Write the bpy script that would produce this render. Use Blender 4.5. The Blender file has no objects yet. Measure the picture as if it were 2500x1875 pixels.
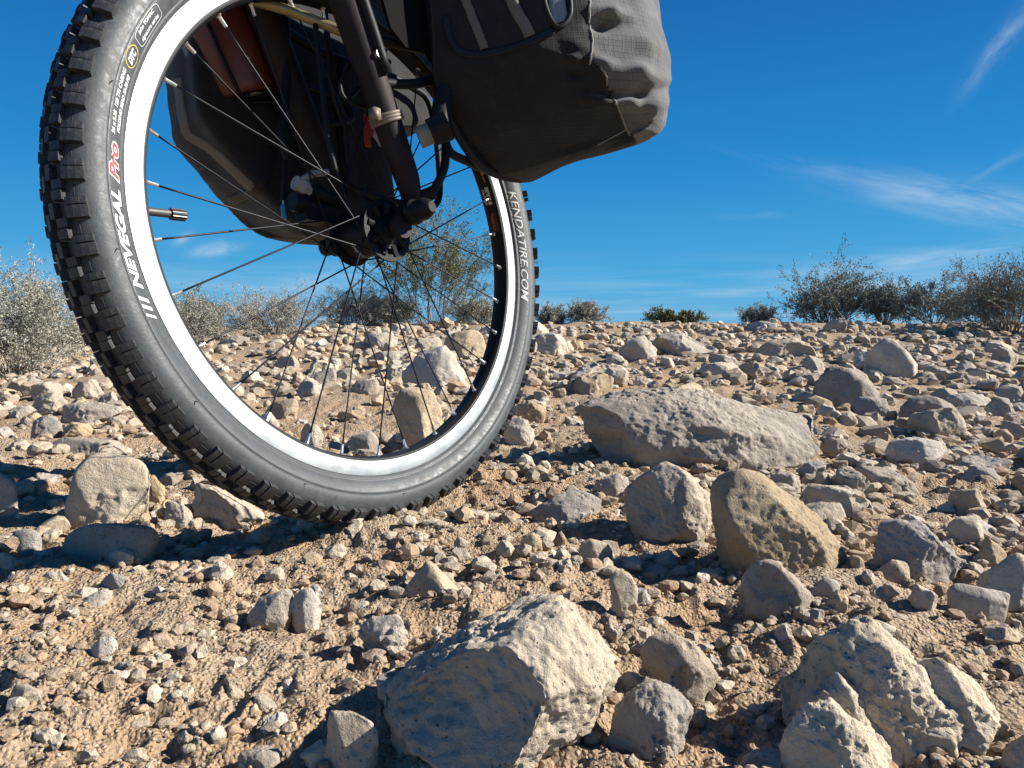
import bpy, bmesh, math, random
import numpy as np
from mathutils import Matrix, Vector
from mathutils.bvhtree import BVHTree

random.seed(7)
RNG = np.random.default_rng(7)
R_ = math.radians
scene = bpy.context.scene
COL = scene.collection

# ------------------------------------------------------------------ camera
W, H, F, HOR = 2500.0, 1875.0, 1658.8, 797.6
CAMH = 0.232
cam = bpy.data.cameras.new('camera')
cam.sensor_width = 36.0
cam.lens = 36.0 * F / W
cam.clip_start = 0.01
cam.clip_end = 20000
cam_o = bpy.data.objects.new('camera', cam)
COL.objects.link(cam_o)
PITCH = math.atan((HOR - H / 2) / F)
cam_o.location = (0, 0, CAMH)
cam_o.rotation_euler = (math.pi / 2 + PITCH, 0, 0)
scene.camera = cam_o

# ------------------------------------------------------------------ light
SUN_AZ, SUN_EL = 89.0, 32.0            # clockwise from +Y (the way the camera looks)
SDIR = Vector((math.sin(R_(SUN_AZ)) * math.cos(R_(SUN_EL)), math.cos(R_(SUN_AZ)) * math.cos(R_(SUN_EL)), math.sin(R_(SUN_EL))))
sun = bpy.data.lights.new('sun', 'SUN')
sun.energy = 5.0
sun.angle = R_(0.5)
sun.color = (1.0, 0.95, 0.87)
sun_o = bpy.data.objects.new('sun', sun)
COL.objects.link(sun_o)
sun_o.rotation_euler = SDIR.to_track_quat('Z', 'Y').to_euler()
sun_o.location = SDIR * 30

scene.view_settings.view_transform = 'Standard'
scene.view_settings.look = 'None'
scene.view_settings.gamma = 1.0
scene.view_settings.use_curve_mapping = False
EXPOSURE = 1.05
scene.view_settings.exposure = EXPOSURE

world = bpy.data.worlds.new('World')
scene.world = world
world.use_nodes = True


SKY_K = 0.05


class G:
    """little helper that writes node trees"""
    def __init__(self, nt):
        self.nt = nt
        nt.nodes.clear()

    def n(self, t, **kw):
        nd = self.nt.nodes.new(t)
        for k, v in kw.items():
            setattr(nd, k, v)
        return nd

    def put(self, sock, v):
        if v is None:
            return
        if isinstance(v, bpy.types.NodeSocket):
            self.nt.links.new(v, sock)
        else:
            if sock.type == 'RGBA' and len(v) == 3:
                v = (*v, 1)
            sock.default_value = v

    def m(self, op, a, b=None, c=None, clamp=False):
        nd = self.n('ShaderNodeMath', operation=op, use_clamp=clamp)
        for i, v in enumerate((a, b, c)):
            self.put(nd.inputs[i], v)
        return nd.outputs[0]

    def mix(self, f, a, b, mode='MIX'):
        nd = self.n('ShaderNodeMix', data_type='RGBA', blend_type=mode)
        self.put(nd.inputs[0], f)
        self.put(nd.inputs[6], a)
        self.put(nd.inputs[7], b)
        return nd.outputs[2]

    def noise(self, vec, scale, detail=4, rough=.55, dist=0.0, lac=2.0):
        nd = self.n('ShaderNodeTexNoise')
        self.put(nd.inputs['Vector'], vec)
        nd.inputs['Scale'].default_value = scale
        nd.inputs['Detail'].default_value = detail
        nd.inputs['Roughness'].default_value = rough
        nd.inputs['Distortion'].default_value = dist
        nd.inputs['Lacunarity'].default_value = lac
        return nd.outputs['Fac']

    def voro(self, vec, scale, feature='F1', rnd=1.0):
        nd = self.n('ShaderNodeTexVoronoi', feature=feature)
        self.put(nd.inputs['Vector'], vec)
        nd.inputs['Scale'].default_value = scale
        nd.inputs['Randomness'].default_value = rnd
        return nd.outputs['Distance'], nd.outputs['Color'] if 'Color' in nd.outputs else None

    def ramp(self, f, stops):
        nd = self.n('ShaderNodeValToRGB')
        e = nd.color_ramp.elements
        while len(e) < len(stops):
            e.new(.5)
        for el, (p, c) in zip(e, stops):
            el.position = p
            el.color = (*c, 1) if len(c) == 3 else c
        self.put(nd.inputs[0], f)
        return nd.outputs[0]

    def rng(self, v, a, b, c=0.0, d=1.0):
        nd = self.n('ShaderNodeMapRange')
        for i, x in enumerate((v, a, b, c, d)):
            self.put(nd.inputs[i], x)
        return nd.outputs[0]

    def bump(self, h, strength=.5, dist=.002, normal=None):
        nd = self.n('ShaderNodeBump')
        nd.inputs['Strength'].default_value = strength
        nd.inputs['Distance'].default_value = dist
        self.put(nd.inputs['Height'], h)
        self.put(nd.inputs['Normal'], normal)
        return nd.outputs[0]


def build_world():
    g = G(world.node_tree)
    sky = g.n('ShaderNodeTexSky', sky_type='NISHITA')
    sky.sun_disc = False
    sky.sun_elevation = R_(SUN_EL)
    sky.sun_rotation = R_(SUN_AZ)
    sky.altitude = 900
    sky.air_density = 1.0
    sky.dust_density = 0.25
    sky.ozone_density = 3.0
    hs = g.n('ShaderNodeHueSaturation')
    hs.inputs['Saturation'].default_value = 1.35
    hs.inputs['Value'].default_value = .55
    g.put(hs.inputs['Color'], sky.outputs[0])
    tc = g.n('ShaderNodeTexCoord')
    sep = g.n('ShaderNodeSeparateXYZ')
    g.put(sep.inputs[0], tc.outputs['Generated'])
    x, y, z = sep.outputs
    az = g.m('MULTIPLY', g.m('ARCTAN2', x, y), 57.2958)
    el = g.m('MULTIPLY', g.m('ARCSINE', z), 57.2958)

    # the deep blue the camera recorded, from the horizon up to the zenith
    k = 1 / (SKY_K * 2 ** EXPOSURE)
    stops = [(0.0, (.13, .47, .80)), (.06, (.068, .425, .79)), (.22, (.020, .27, .67)), (.43, (.012, .142, .475)), (.75, (.010, .085, .32)), (1.0, (.008, .06, .26))]
    grad = g.ramp(g.m('MAXIMUM', z, 0.0), stops)
    sc = g.n('ShaderNodeVectorMath', operation='SCALE')
    g.put(sc.inputs[0], grad)
    sc.inputs['Scale'].default_value = k
    base = g.mix(.88, hs.outputs[0], sc.outputs[0])

    def wisp(a0, e0, ang, ln, wd, amt, seed, stretch=7.0, thr=.42):
        ca, sa = math.cos(R_(ang)), math.sin(R_(ang))
        da, de = g.m('SUBTRACT', az, a0), g.m('SUBTRACT', el, e0)
        u = g.m('ADD', g.m('MULTIPLY', da, ca), g.m('MULTIPLY', de, sa))
        v = g.m('SUBTRACT', g.m('MULTIPLY', de, ca), g.m('MULTIPLY', da, sa))
        cmb = g.n('ShaderNodeCombineXYZ')
        g.put(cmb.inputs[0], g.m('DIVIDE', u, stretch))
        g.put(cmb.inputs[1], v)
        cmb.inputs[2].default_value = seed
        nz = g.noise(cmb.outputs[0], .9, 6, .62, .4)
        nz = g.rng(nz, thr, thr + .3)
        un, vn = g.m('DIVIDE', u, ln), g.m('DIVIDE', v, wd)
        q = g.m('ADD', g.m('MULTIPLY', un, un), g.m('MULTIPLY', vn, vn))
        ga = g.m('EXPONENT', g.m('MULTIPLY', q, -1.0))
        return g.m('MULTIPLY', g.m('MULTIPLY', nz, ga), amt)

    ws = [wisp(34.8, 18.3, 52, 2.6, .55, .30, 1.3, 3, .3),
          wisp(33.5, 8.5, -15, 7, 1.1, .55, 2.1, 6, .36), wisp(26, 11.0, -17, 7, .5, .16, 9.1, 6, .36),
          wisp(31, 4.8, 4, 8, .6, .6, 3.7), wisp(25, 3.0, 2, 9, .5, .5, 13.7), wisp(35, 10.8, 24, 3.5, .3, .22, 4.4),
          wisp(20, 8.6, 0, 3, .25, .16, 5.2), wisp(-23.3, 5.9, 12, 1.5, .45, .6, 6.8, 2, .28), wisp(-25.6, 6.5, 30, .7, .3, .4, 11.8, 2, .25),
          wisp(-15.5, 3.6, 14, 4, .9, .4, 7.5, 3, .35), wisp(-22, 4.0, 0, 6, .4, .18, 8.2)]
    # thin cirrus low over the whole horizon
    cmb = g.n('ShaderNodeCombineXYZ')
    g.put(cmb.inputs[0], g.m('DIVIDE', az, 16.0))
    g.put(cmb.inputs[1], el)
    nz = g.rng(g.noise(cmb.outputs[0], .8, 5, .6, .3), .42, .75)
    band = g.m('EXPONENT', g.m('MULTIPLY', g.m('POWER', g.m('DIVIDE', g.m('SUBTRACT', el, 1.5), 2.8), 2.0), -1.0))
    tot = g.m('MULTIPLY', g.m('MULTIPLY', nz, band), .5)
    for w in ws:
        tot = g.m('ADD', tot, w)
    tot = g.m('MINIMUM', tot, .85)
    cloud = g.n('ShaderNodeRGB')
    cloud.outputs[0].default_value = (.62 * k, .74 * k, .86 * k, 1)
    c = g.mix(tot, base, cloud.outputs[0])
    bg = g.n('ShaderNodeBackground')
    g.put(bg.inputs[0], c)
    bg.inputs[1].default_value = SKY_K
    out = g.n('ShaderNodeOutputWorld')
    g.put(out.inputs[0], bg.outputs[0])


build_world()

# ------------------------------------------------------------------ numeric noise
def _hash(ix, iy, iz, seed):
    h = (ix.astype(np.int64) * 374761393 + iy.astype(np.int64) * 668265263 + iz.astype(np.int64) * 2147483647 % 1000003 + iz.astype(np.int64) * 1274126177 + seed * 974634777) & 0xFFFFFFFF
    h = ((h ^ (h >> 13)) * 1274126177) & 0xFFFFFFFF
    h = ((h ^ (h >> 16)) * 2246822519) & 0xFFFFFFFF
    return (h ^ (h >> 15)) / 4294967295.0


def vnoise(P, seed=0):
    i = np.floor(P).astype(np.int64)
    f = P - i
    u = f * f * f * (f * (f * 6 - 15) + 10)
    r = 0
    for dx in (0, 1):
        wx = u[:, 0] if dx else 1 - u[:, 0]
        for dy in (0, 1):
            wy = u[:, 1] if dy else 1 - u[:, 1]
            for dz in (0, 1):
                wz = u[:, 2] if dz else 1 - u[:, 2]
                r = r + wx * wy * wz * _hash(i[:, 0] + dx, i[:, 1] + dy, i[:, 2] + dz, seed)
    return r * 2 - 1


def vnoise2(P, seed=0):
    i = np.floor(P).astype(np.int64)
    f = P - i
    u = f * f * f * (f * (f * 6 - 15) + 10)
    z = np.zeros(len(P), np.int64)
    r = 0
    for dx in (0, 1):
        wx = u[:, 0] if dx else 1 - u[:, 0]
        for dy in (0, 1):
            wy = u[:, 1] if dy else 1 - u[:, 1]
            r = r + wx * wy * _hash(i[:, 0] + dx, i[:, 1] + dy, z, seed)
    return r * 2 - 1


ROT = np.array([[.36, .48, -.8], [-.8, .6, 0], [.48, .64, .6]])


def fbm(P, octs=4, gain=.5, seed=0):
    a, r, tot = 1.0, 0, 0
    for o in range(octs):
        r = r + a * vnoise(P, seed + o)
        tot += a
        P = (P @ ROT.T) * 2.03 + 5.1
        a *= gain
    return r / tot


def ridged(P, octs=3, seed=0):
    a, r, tot = 1.0, 0, 0
    for o in range(octs):
        r = r + a * (1 - np.abs(vnoise(P, seed + o)) * 2)
        tot += a
        P = (P @ ROT.T) * 2.1 + 3.7
        a *= .5
    return r / tot


# ------------------------------------------------------------------ ground shape
def sstep(a, b, x):
    t = np.clip((x - a) / (b - a), 0, 1)
    return t * t * (3 - 2 * t)


def ground_base(x, y):
    x, y = np.asarray(x, float), np.asarray(y, float)
    rise = 0.262 * sstep(1.9, 7.4, y)
    side = 0.45 + 0.55 * sstep(-3.2, -1.2, x)
    z = rise * side
    z = z + .013 * np.exp(-((x + .135) ** 2 + (y - .775) ** 2) / .011)
    z = z - 0.55 * sstep(8.6, 22, y) - 1.0 * sstep(30, 400, np.hypot(x, y))
    return z


def ground_rough(x, y):
    P = np.stack([x, y], 1)
    d = np.hypot(x, y)
    fade = 1 - sstep(12, 30, d)
    z = .022 * vnoise2(P * 2.3, 1) * sstep(.6, 2.5, d) + .012 * vnoise2(P * 7.1, 2) + .006 * vnoise2(P * 19.0, 3)
    near = 1 - sstep(2.5, 6, d)
    lump = np.abs(vnoise2(P * 47.0, 4))
    z = z + near * (.0045 * (1 - lump * 2) + .0024 * vnoise2(P * 110.0, 5) + .0012 * vnoise2(P * 260.0, 6))
    return z * fade


def ground_z(x, y):
    x, y = np.atleast_1d(np.asarray(x, float)), np.atleast_1d(np.asarray(y, float))
    return ground_base(x, y) + ground_rough(x, y)


CP, SP = math.cos(PITCH), math.sin(PITCH)


def ray(px, py):
    """direction of the photograph's pixel (2500 x 1875) in the world"""
    a, b = (px - W / 2) / F, (H / 2 - py) / F
    return np.array([a, CP - b * SP, SP + b * CP])


def hit(px, py):
    """where that line of sight meets the ground"""
    v = ray(px, py)
    t = 0.15
    for _ in range(4000):
        p = v * t
        if CAMH + p[2] <= ground_base(p[0], p[1]) or p[1] > 14:
            break
        t *= 1.006
    p = v * t
    return np.array([p[0], p[1], float(ground_base(p[0], p[1]))])


def project(P):
    P = np.asarray(P, float)
    x, y, z = P[..., 0], P[..., 1], P[..., 2] - CAMH
    d = y * CP + z * SP
    u = -y * SP + z * CP
    return np.stack([W / 2 + F * x / d, H / 2 - F * u / d, d], -1)


# ------------------------------------------------------------------ materials
def mat(name):
    m = bpy.data.materials.new(name)
    m.use_nodes = True
    return m, G(m.node_tree)


def finish(m, g, col, rough=.6, metal=0.0, normal=None, spec=.5, trans=None, sheen=None):
    b = g.n('ShaderNodeBsdfPrincipled')
    g.put(b.inputs['Base Color'], col)
    g.put(b.inputs['Roughness'], rough)
    g.put(b.inputs['Metallic'], metal)
    g.put(b.inputs['Specular IOR Level'], spec)
    g.put(b.inputs['Normal'], normal)
    if sheen:
        b.inputs['Sheen Weight'].default_value = sheen
        b.inputs['Sheen Roughness'].default_value = .5
    o = g.n('ShaderNodeOutputMaterial')
    g.put(o.inputs[0], b.outputs[0])
    return m


def plain(name, col, rough=.5, metal=0.0, var=.25, scale=60, spec=.5, bump=0.0):
    if max(col) < .03 and metal == 0 and name != 'spoke_steel':
        spec, rough = min(spec, .22), max(rough, .55)
    m, g = mat(name)
    tc = g.n('ShaderNodeTexCoord')
    nz = g.noise(tc.outputs['Object'], scale, 5, .6)
    c = g.mix(nz, tuple(v * (1 - var) for v in col), tuple(min(1, v * (1 + var)) for v in col))
    nrm = g.bump(g.noise(tc.outputs['Object'], scale * 4, 4), bump, .001) if bump else None
    return finish(m, g, c, g.rng(nz, .2, .8, max(.05, rough - .08), min(1, rough + .1)), metal, nrm, spec)


def rock_mat(name, light, dark, warm, pit=1.0):
    m, g = mat(name)
    geo = g.n('ShaderNodeNewGeometry')
    oi = g.n('ShaderNodeObjectInfo')
    pos = geo.outputs['Position']
    off = g.n('ShaderNodeVectorMath', operation='ADD')
    g.put(off.inputs[0], pos)
    cmb = g.n('ShaderNodeCombineXYZ')
    for i in range(3):
        g.put(cmb.inputs[i], g.m('MULTIPLY', oi.outputs['Random'], 7.0 + 3 * i))
    g.put(off.inputs[1], cmb.outputs[0])
    p = off.outputs[0]
    big = g.noise(p, 14, 5, .6, .6)
    mid = g.noise(p, 70, 6, .65, .2)
    fine = g.noise(p, 420, 5, .7)
    c = g.mix(g.rng(big, .32, .7), dark, light)
    c = g.mix(g.m('MULTIPLY', g.rng(mid, .48, .72), .45), c, warm)
    c = g.mix(g.m('MULTIPLY', g.rng(fine, .52, .75), .30), c, tuple(v * .5 for v in dark))
    c = g.mix(g.m('MULTIPLY', g.rng(mid, .62, .42), .22), c, tuple(min(1, v * 1.18) for v in light))
    vs, _ = g.voro(p, 260)
    spk = g.m('MULTIPLY', g.rng(vs, .22, .10), g.rng(g.noise(p, 45, 3), .48, .6))
    hv = g.n('ShaderNodeHueSaturation')
    c = g.mix(g.m('MULTIPLY', spk, .6), c, tuple(v * .42 for v in dark))
    g.put(hv.inputs['Color'], c)
    g.put(hv.inputs['Value'], g.rng(oi.outputs['Random'], 0, 1, .82, 1.14))
    g.put(hv.inputs['Saturation'], g.rng(g.m('FRACT', g.m('MULTIPLY', oi.outputs['Random'], 17.3)), 0, 1, .7, 1.2))
    vd, _ = g.voro(p, 95)
    pits = g.rng(vd, .0, .34, -1.0, 0.0)
    pm = g.rng(g.noise(p, 24, 3), .46, .62)
    h = g.m('ADD', g.m('MULTIPLY', mid, 1.4), g.m('MULTIPLY', fine, .45))
    h = g.m('ADD', h, g.m('MULTIPLY', g.m('MULTIPLY', pits, pm), .9 * pit))
    h = g.m('ADD', h, g.m('MULTIPLY', g.noise(p, 1300, 3, .6), .12))
    h = g.m('ADD', h, g.m('MULTIPLY', spk, -.8))
    nrm = g.bump(h, .85, .0042)
    return finish(m, g, hv.outputs[0], .93, 0, nrm, .22)


MAT = {}
MAT['pale'] = rock_mat('pale_limestone', (.50, .438, .345), (.37, .315, .245), (.45, .35, .235))
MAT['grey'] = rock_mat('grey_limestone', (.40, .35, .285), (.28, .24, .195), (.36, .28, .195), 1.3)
MAT['tan'] = rock_mat('tan_limestone', (.44, .36, .255), (.34, .265, .18), (.44, .31, .185), .7)


def soil_mat():
    m, g = mat('soil')
    geo = g.n('ShaderNodeNewGeometry')
    p = geo.outputs['Position']
    big = g.noise(p, 5.5, 4, .6, .5)
    mid = g.noise(p, 38, 5, .65)
    fine = g.noise(p, 300, 5, .7)
    c = g.mix(g.rng(big, .38, .62), (.385, .26, .152), (.385, .30, .208))
    c = g.mix(g.m('MULTIPLY', g.rng(mid, .5, .68), .5), c, (.45, .345, .24))
    vd, vc = g.voro(p, 330)
    sp = g.n('ShaderNodeSeparateColor')
    g.put(sp.inputs[0], vc)
    c = g.mix(g.m('MULTIPLY', g.m('GREATER_THAN', sp.outputs[0], .62), g.rng(vd, .42, .2, 0, .65)), c, (.52, .43, .32))
    c = g.mix(g.m('MULTIPLY', g.rng(fine, .5, .75), .25), c, (.26, .175, .11))
    dome = g.rng(vd, 0, .6, 1, 0)
    v2, _ = g.voro(p, 130)
    h = g.m('ADD', g.m('MULTIPLY', dome, .8), g.m('MULTIPLY', fine, .9))
    h = g.m('ADD', h, g.m('MULTIPLY', g.rng(v2, 0, .6, 1, 0), .9))
    h = g.m('ADD', h, g.m('MULTIPLY', mid, 1.2))
    return finish(m, g, c, .95, 0, g.bump(h, .9, .0045), .15)


def pebble_mat():
    m, g = mat('loose_stones')
    at = g.n('ShaderNodeAttribute', attribute_name='tone')
    geo = g.n('ShaderNodeNewGeometry')
    p = geo.outputs['Position']
    mid = g.noise(p, 160, 5, .65)
    c = g.mix(g.rng(mid, .3, .7, 0, .5), at.outputs['Color'], (.22, .17, .12), 'MIX')
    c = g.mix(g.m('MULTIPLY', g.rng(g.noise(p, 500, 3, .6), .5, .7), .3), c, (.5, .43, .33))
    h = g.m('ADD', g.m('MULTIPLY', mid, 1.3), g.m('MULTIPLY', g.noise(p, 620, 4, .7), .5))
    return finish(m, g, c, .94, 0, g.bump(h, .8, .0032), .18)


MAT['soil'] = soil_mat()
MAT['pebble'] = pebble_mat()


# ------------------------------------------------------------------ object helpers
def obj(name, me, m=None, parent=None, loc=None):
    o = bpy.data.objects.new(name, me)
    COL.objects.link(o)
    if m is not None and me is not None and not me.materials:
        me.materials.append(m)
    if parent is not None:
        o.parent = parent
    if loc is not None:
        o.location = loc
    return o


def tag(o, label=None, cat=None, group=None, kind=None):
    for k, v in (('label', label), ('category', cat), ('group', group), ('kind', kind)):
        if v:
            o[k] = v
    return o


def np_mesh(name, V, Fc, smooth=True, k=None):
    me = bpy.data.meshes.new(name)
    V = np.asarray(V, np.float32)
    Fc = np.asarray(Fc, np.int32)
    k = Fc.shape[1]
    me.vertices.add(len(V))
    me.vertices.foreach_set('co', V.ravel())
    me.loops.add(Fc.size)
    me.loops.foreach_set('vertex_index', Fc.ravel())
    me.polygons.add(len(Fc))
    me.polygons.foreach_set('loop_start', np.arange(0, Fc.size, k, dtype=np.int32))
    me.polygons.foreach_set('use_smooth', np.full(len(Fc), smooth, bool))
    me.update(calc_edges=True)
    me.validate()
    return me


def mixed_mesh(name, V, Fs, smooth=True):
    me = bpy.data.meshes.new(name)
    me.from_pydata([tuple(v) for v in V], [], Fs)
    if smooth:
        me.polygons.foreach_set('use_smooth', [True] * len(me.polygons))
    me.update()
    return me


_ICO = {}


def ico(n):
    if n not in _ICO:
        bm = bmesh.new()
        bmesh.ops.create_icosphere(bm, subdivisions=n, radius=1)
        V = np.array([v.co[:] for v in bm.verts])
        Fc = np.array([[v.index for v in f.verts] for f in bm.faces])
        bm.free()
        _ICO[n] = (V / np.linalg.norm(V, axis=1)[:, None], Fc)
    return _ICO[n]


# ------------------------------------------------------------------ the ground sheet
def build_ground():
    th = np.concatenate([np.linspace(-58, 58, 560), np.linspace(60, 300, 64)[1:-1]])
    r = np.concatenate([np.geomspace(.18, 10, 420), np.geomspace(10, 6000, 60)[1:]])
    nt, nr = len(th), len(r)
    T, Rr = np.meshgrid(np.radians(th), r)
    x, y = (Rr * np.sin(T)).ravel(), (Rr * np.cos(T)).ravel()
    z = ground_z(x, y)
    V = np.stack([x, y, z], 1)
    i = np.arange(nr - 1)[:, None] * nt
    j = np.arange(nt)[None]
    j2 = (j + 1) % nt
    Fq = np.stack([i + j, i + j2, i + nt + j2, i + nt + j], -1).reshape(-1, 4)[:, ::-1]
    V = np.vstack([V, [[0, 0, float(ground_z(0, 0)[0])]]])
    me = np_mesh('ground', V, Fq)
    bm = bmesh.new()
    bm.from_mesh(me)
    bm.verts.ensure_lookup_table()
    c = bm.verts[len(V) - 1]
    for k in range(nt):
        bm.faces.new((bm.verts[k], c, bm.verts[(k + 1) % nt])).smooth = True
    bmesh.ops.recalc_face_normals(bm, faces=bm.faces[:10])
    bm.to_mesh(me)
    bm.free()
    o = obj('ground', me, MAT['soil'])
    tag(o, kind='structure')
    return o


build_ground()

# ------------------------------------------------------------------ rocks
def hull_planes(pts):
    bm = bmesh.new()
    for p in pts:
        bm.verts.new(p)
    res = bmesh.ops.convex_hull(bm, input=bm.verts[:])
    bm.normal_update()
    N, D = [], []
    cen = np.mean(pts, axis=0)
    for f in bm.faces:
        n = np.array(f.normal[:])
        if np.linalg.norm(n) < .5:
            continue
        q = np.array(f.verts[0].co[:])
        dd = n @ (q - cen)
        if dd < 0:
            n, dd = -n, -dd
        if dd > 1e-7:
            N.append(n)
            D.append(dd)
    bm.free()
    return np.array(N), np.array(D), cen


def radial(dirs, N, D, p=16):
    A = np.maximum(dirs @ N.T, 0) / D[None]
    mx = A.max(1)[:, None]
    return 1 / (mx[:, 0] * ((A / mx) ** p).sum(1) ** (1 / p))


def rock_verts(N, D, cen, sub, seed, amp=1.0, p=16, pits=0, keep_top=False):
    dirs, Fc = ico(sub)
    r = radial(dirs, N, D, p)
    V = dirs * r[:, None]
    ext = V.max(0) - V.min(0)
    size = float(np.cbrt(ext[0] * ext[1] * ext[2]))
    rc = np.random.default_rng(seed + 77)
    wob = .10 * fbm(V / size * 3.1, 4, .6, seed + 5)
    if amp > .5:
        for k in range(int(13 * min(1.6, amp + .2))):
            # shell-shaped fractures: hollows with crisp rims
            c = V[rc.integers(len(V))]
            n = c / np.linalg.norm(c) + rc.normal(size=3) * .25
            n /= np.linalg.norm(n)
            if keep_top and n[2] > .55:
                continue
            rad = size * rc.uniform(.38, 1.25)
            ctr = c + n * (rad - size * rc.uniform(.015, .05))
            rad = rad + size * wob * rc.uniform(.4, 1.2)
            dv = V - ctr
            ln = np.linalg.norm(dv, axis=1)[:, None] + 1e-9
            V = np.where(ln < rad[:, None], ctr + dv / ln * rad[:, None], V)
    for k in range(int(22 * min(1.5, amp + .3))):
        # broken-off chips: flat cuts with crisp edges
        c = V[rc.integers(len(V))]
        n = c / np.linalg.norm(c) + rc.normal(size=3) * .28
        n /= np.linalg.norm(n)
        if keep_top and n[2] > .68:
            continue
        dd = (V @ n).max() - size * (rc.uniform(.02, .10) if k < 9 else rc.uniform(.008, .04))
        V = V - n * np.maximum(V @ n - dd, 0)[:, None]
    Q = V / size
    disp = .034 * fbm(Q * 2.2, 3, .5, seed) - .040 * np.abs(fbm(Q * 5.5, 4, .58, seed + 9)) + .024 * fbm(Q * 10, 5, .68, seed + 21)
    rough = sstep(-.1, .35, fbm(Q * 1.7, 2, .5, seed + 33))
    disp = disp - .050 * rough * np.abs(fbm(Q * 16, 4, .6, seed + 41))
    V = V + dirs * (disp * size * amp)[:, None]
    rg = np.random.default_rng(seed)
    for k in range(pits):
        c = dirs[rg.integers(len(dirs))]
        a = rg.uniform(.05, .13)
        dd = np.linalg.norm(dirs - c, axis=1)
        V = V - dirs * (size * a * .55 * np.exp(-(dd / a) ** 4))[:, None]
    return V + cen, Fc, size


HEROES = []      # (name for talk, object, x, y, radius)


def poly_world(poly, Yc):
    out = []
    for px, py in poly:
        v = ray(px, py)
        q = v * (Yc / v[1])
        out.append((q[0], q[2] + CAMH))
    return np.array(out)


def lobe(poly, seed, depth=None, Yc=None, sub=5, amp=1.0, pits=0, p=60, front=.3, ridge=None, rx=None):
    poly = np.array(poly, float)
    x0, x1 = poly[:, 0].min(), poly[:, 0].max()
    y1 = poly[:, 1].max()
    cx = (x0 + x1) / 2
    if Yc is None:
        b = hit(cx, min(y1, 2050))
        w = (x1 - x0) * b[1] / F
        hgt = (y1 - poly[:, 1].min()) * b[1] / F
        Dp = (depth or .75) * min(w, hgt * 2.2)
        Yc = b[1] + front * Dp
    else:
        w = (x1 - x0) * Yc / F
        hgt = (y1 - poly[:, 1].min()) * Yc / F
        Dp = (depth or .75) * min(w, hgt * 2.2)
    XZ = poly_world(poly, Yc)
    gz = float(ground_base(XZ[:, 0].mean(), Yc))
    XZ[:, 1] = np.maximum(XZ[:, 1], gz - .12 * (XZ[:, 1].max() - gz) - .004)
    cxw, czw = (XZ[:, 0].min() + XZ[:, 0].max()) / 2, gz
    rg = np.random.default_rng(seed + 500)
    pts = []
    for X, Z in XZ:                                      # the outline itself, a little behind the middle
        pts.append((X, Yc + .08 * Dp * rg.uniform(-1, 1), Z))
    for X, Z in XZ:                                      # the back
        if rg.uniform() < .55:
            pts.append((cxw + (X - cxw) * rg.uniform(.5, .8), Yc + Dp * rg.uniform(.35, .5), gz + (Z - gz) * rg.uniform(.6, .9)))
    x0w, x1w = XZ[:, 0].min(), XZ[:, 0].max()
    ww, hh = x1w - x0w, XZ[:, 1].max() - gz
    if ridge:
        for rpx, rpy, t in ridge:
            Y = Yc + t * Dp * .5
            v = ray(rpx, rpy)
            q = v * (Y / v[1])
            pts.append((q[0], Y, max(q[2] + CAMH, gz - .01)))
    else:
        tx, tz = XZ[XZ[:, 1].argmax()]
        fx = cxw + ww * (rg.uniform(-.02, .26) if rx is None else rx)
        pts += [(tx * .6 + fx * .4, Yc - .16 * Dp, tz - .10 * hh), (fx, Yc - .38 * Dp, gz + hh * rg.uniform(.45, .62)), (fx + ww * rg.uniform(.02, .12), Yc - .52 * Dp, gz + hh * .05),
                (x0w + ww * .22, Yc - .26 * Dp, gz + hh * .02), (x1w - ww * .12, Yc - .28 * Dp, gz + hh * rg.uniform(.05, .35)), (x0w + ww * rg.uniform(.1, .3), Yc - .18 * Dp, gz + hh * rg.uniform(.3, .55))]
    zb = gz - .28 * hh
    for fx_, fy_ in ((.05, 0), (.12, -.28), (.32, -.44), (.6, -.50), (.84, -.32), (.95, 0), (.85, .3), (.5, .42), (.15, .3)):
        pts.append((x0w + ww * (.5 + (fx_ - .5) * .80), Yc + Dp * fy_ * .85, zb))
        pts.append((x0w + ww * (.5 + (fx_ - .5) * rg.uniform(.72, .92)), Yc + Dp * fy_ * rg.uniform(.7, .95), gz - .01 * hh))
    # soft-min hulls, chips and noise leave the size a little off: bring it back to the one measured
    N, D, cen = hull_planes(np.array(pts))
    V, Fc, size = rock_verts(N, D, cen, sub, seed, amp, p, pits, True)
    ext_t = XZ[:, 0].max() - XZ[:, 0].min()
    for ax, lo, hi in ((0, XZ[:, 0].min(), XZ[:, 0].max()), (2, zb, XZ[:, 1].max())):
        a, b = V[:, ax].min(), V[:, ax].max()
        V[:, ax] = lo + (V[:, ax] - a) * (hi - lo) / (b - a)
    return V, Fc, (cxw, Yc, gz), max(ext_t, Dp) / 2


def zc(ox, oy, s, pts):
    return [(ox + x / s, oy + y / s) for x, y in pts]


def hero(short, label, polys, m='pale', name='rock', seed=None, group=None, **kw):
    seed = seed if seed is not None else len(HEROES) * 13 + 5
    polys = polys if isinstance(polys[0][0], (list, tuple)) else [polys]
    Vs, Fs, off, cen, rad = [], [], 0, None, 0
    for k, pl in enumerate(polys):
        wpx = max(p[0] for p in pl) - min(p[0] for p in pl)
        sub = kw.get('sub') or (7 if wpx > 450 else 6 if wpx > 210 else 5)
        k2 = {a: b for a, b in kw.items() if a != 'sub'}
        V, Fc, c, r = lobe(pl, seed + k * 101, sub=sub, **k2)
        if cen is None:
            cen = np.array(c)
        rad = max(rad, r)
        Vs.append(V)
        Fs.append(Fc + off)
        off += len(V)
    V = np.vstack(Vs) - cen
    o = obj(name, np_mesh(name, V, np.vstack(Fs)), MAT[m], loc=tuple(cen))
    tag(o, label, name, group)
    HEROES.append((short, o, cen[0], cen[1], rad))
    return o


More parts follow.
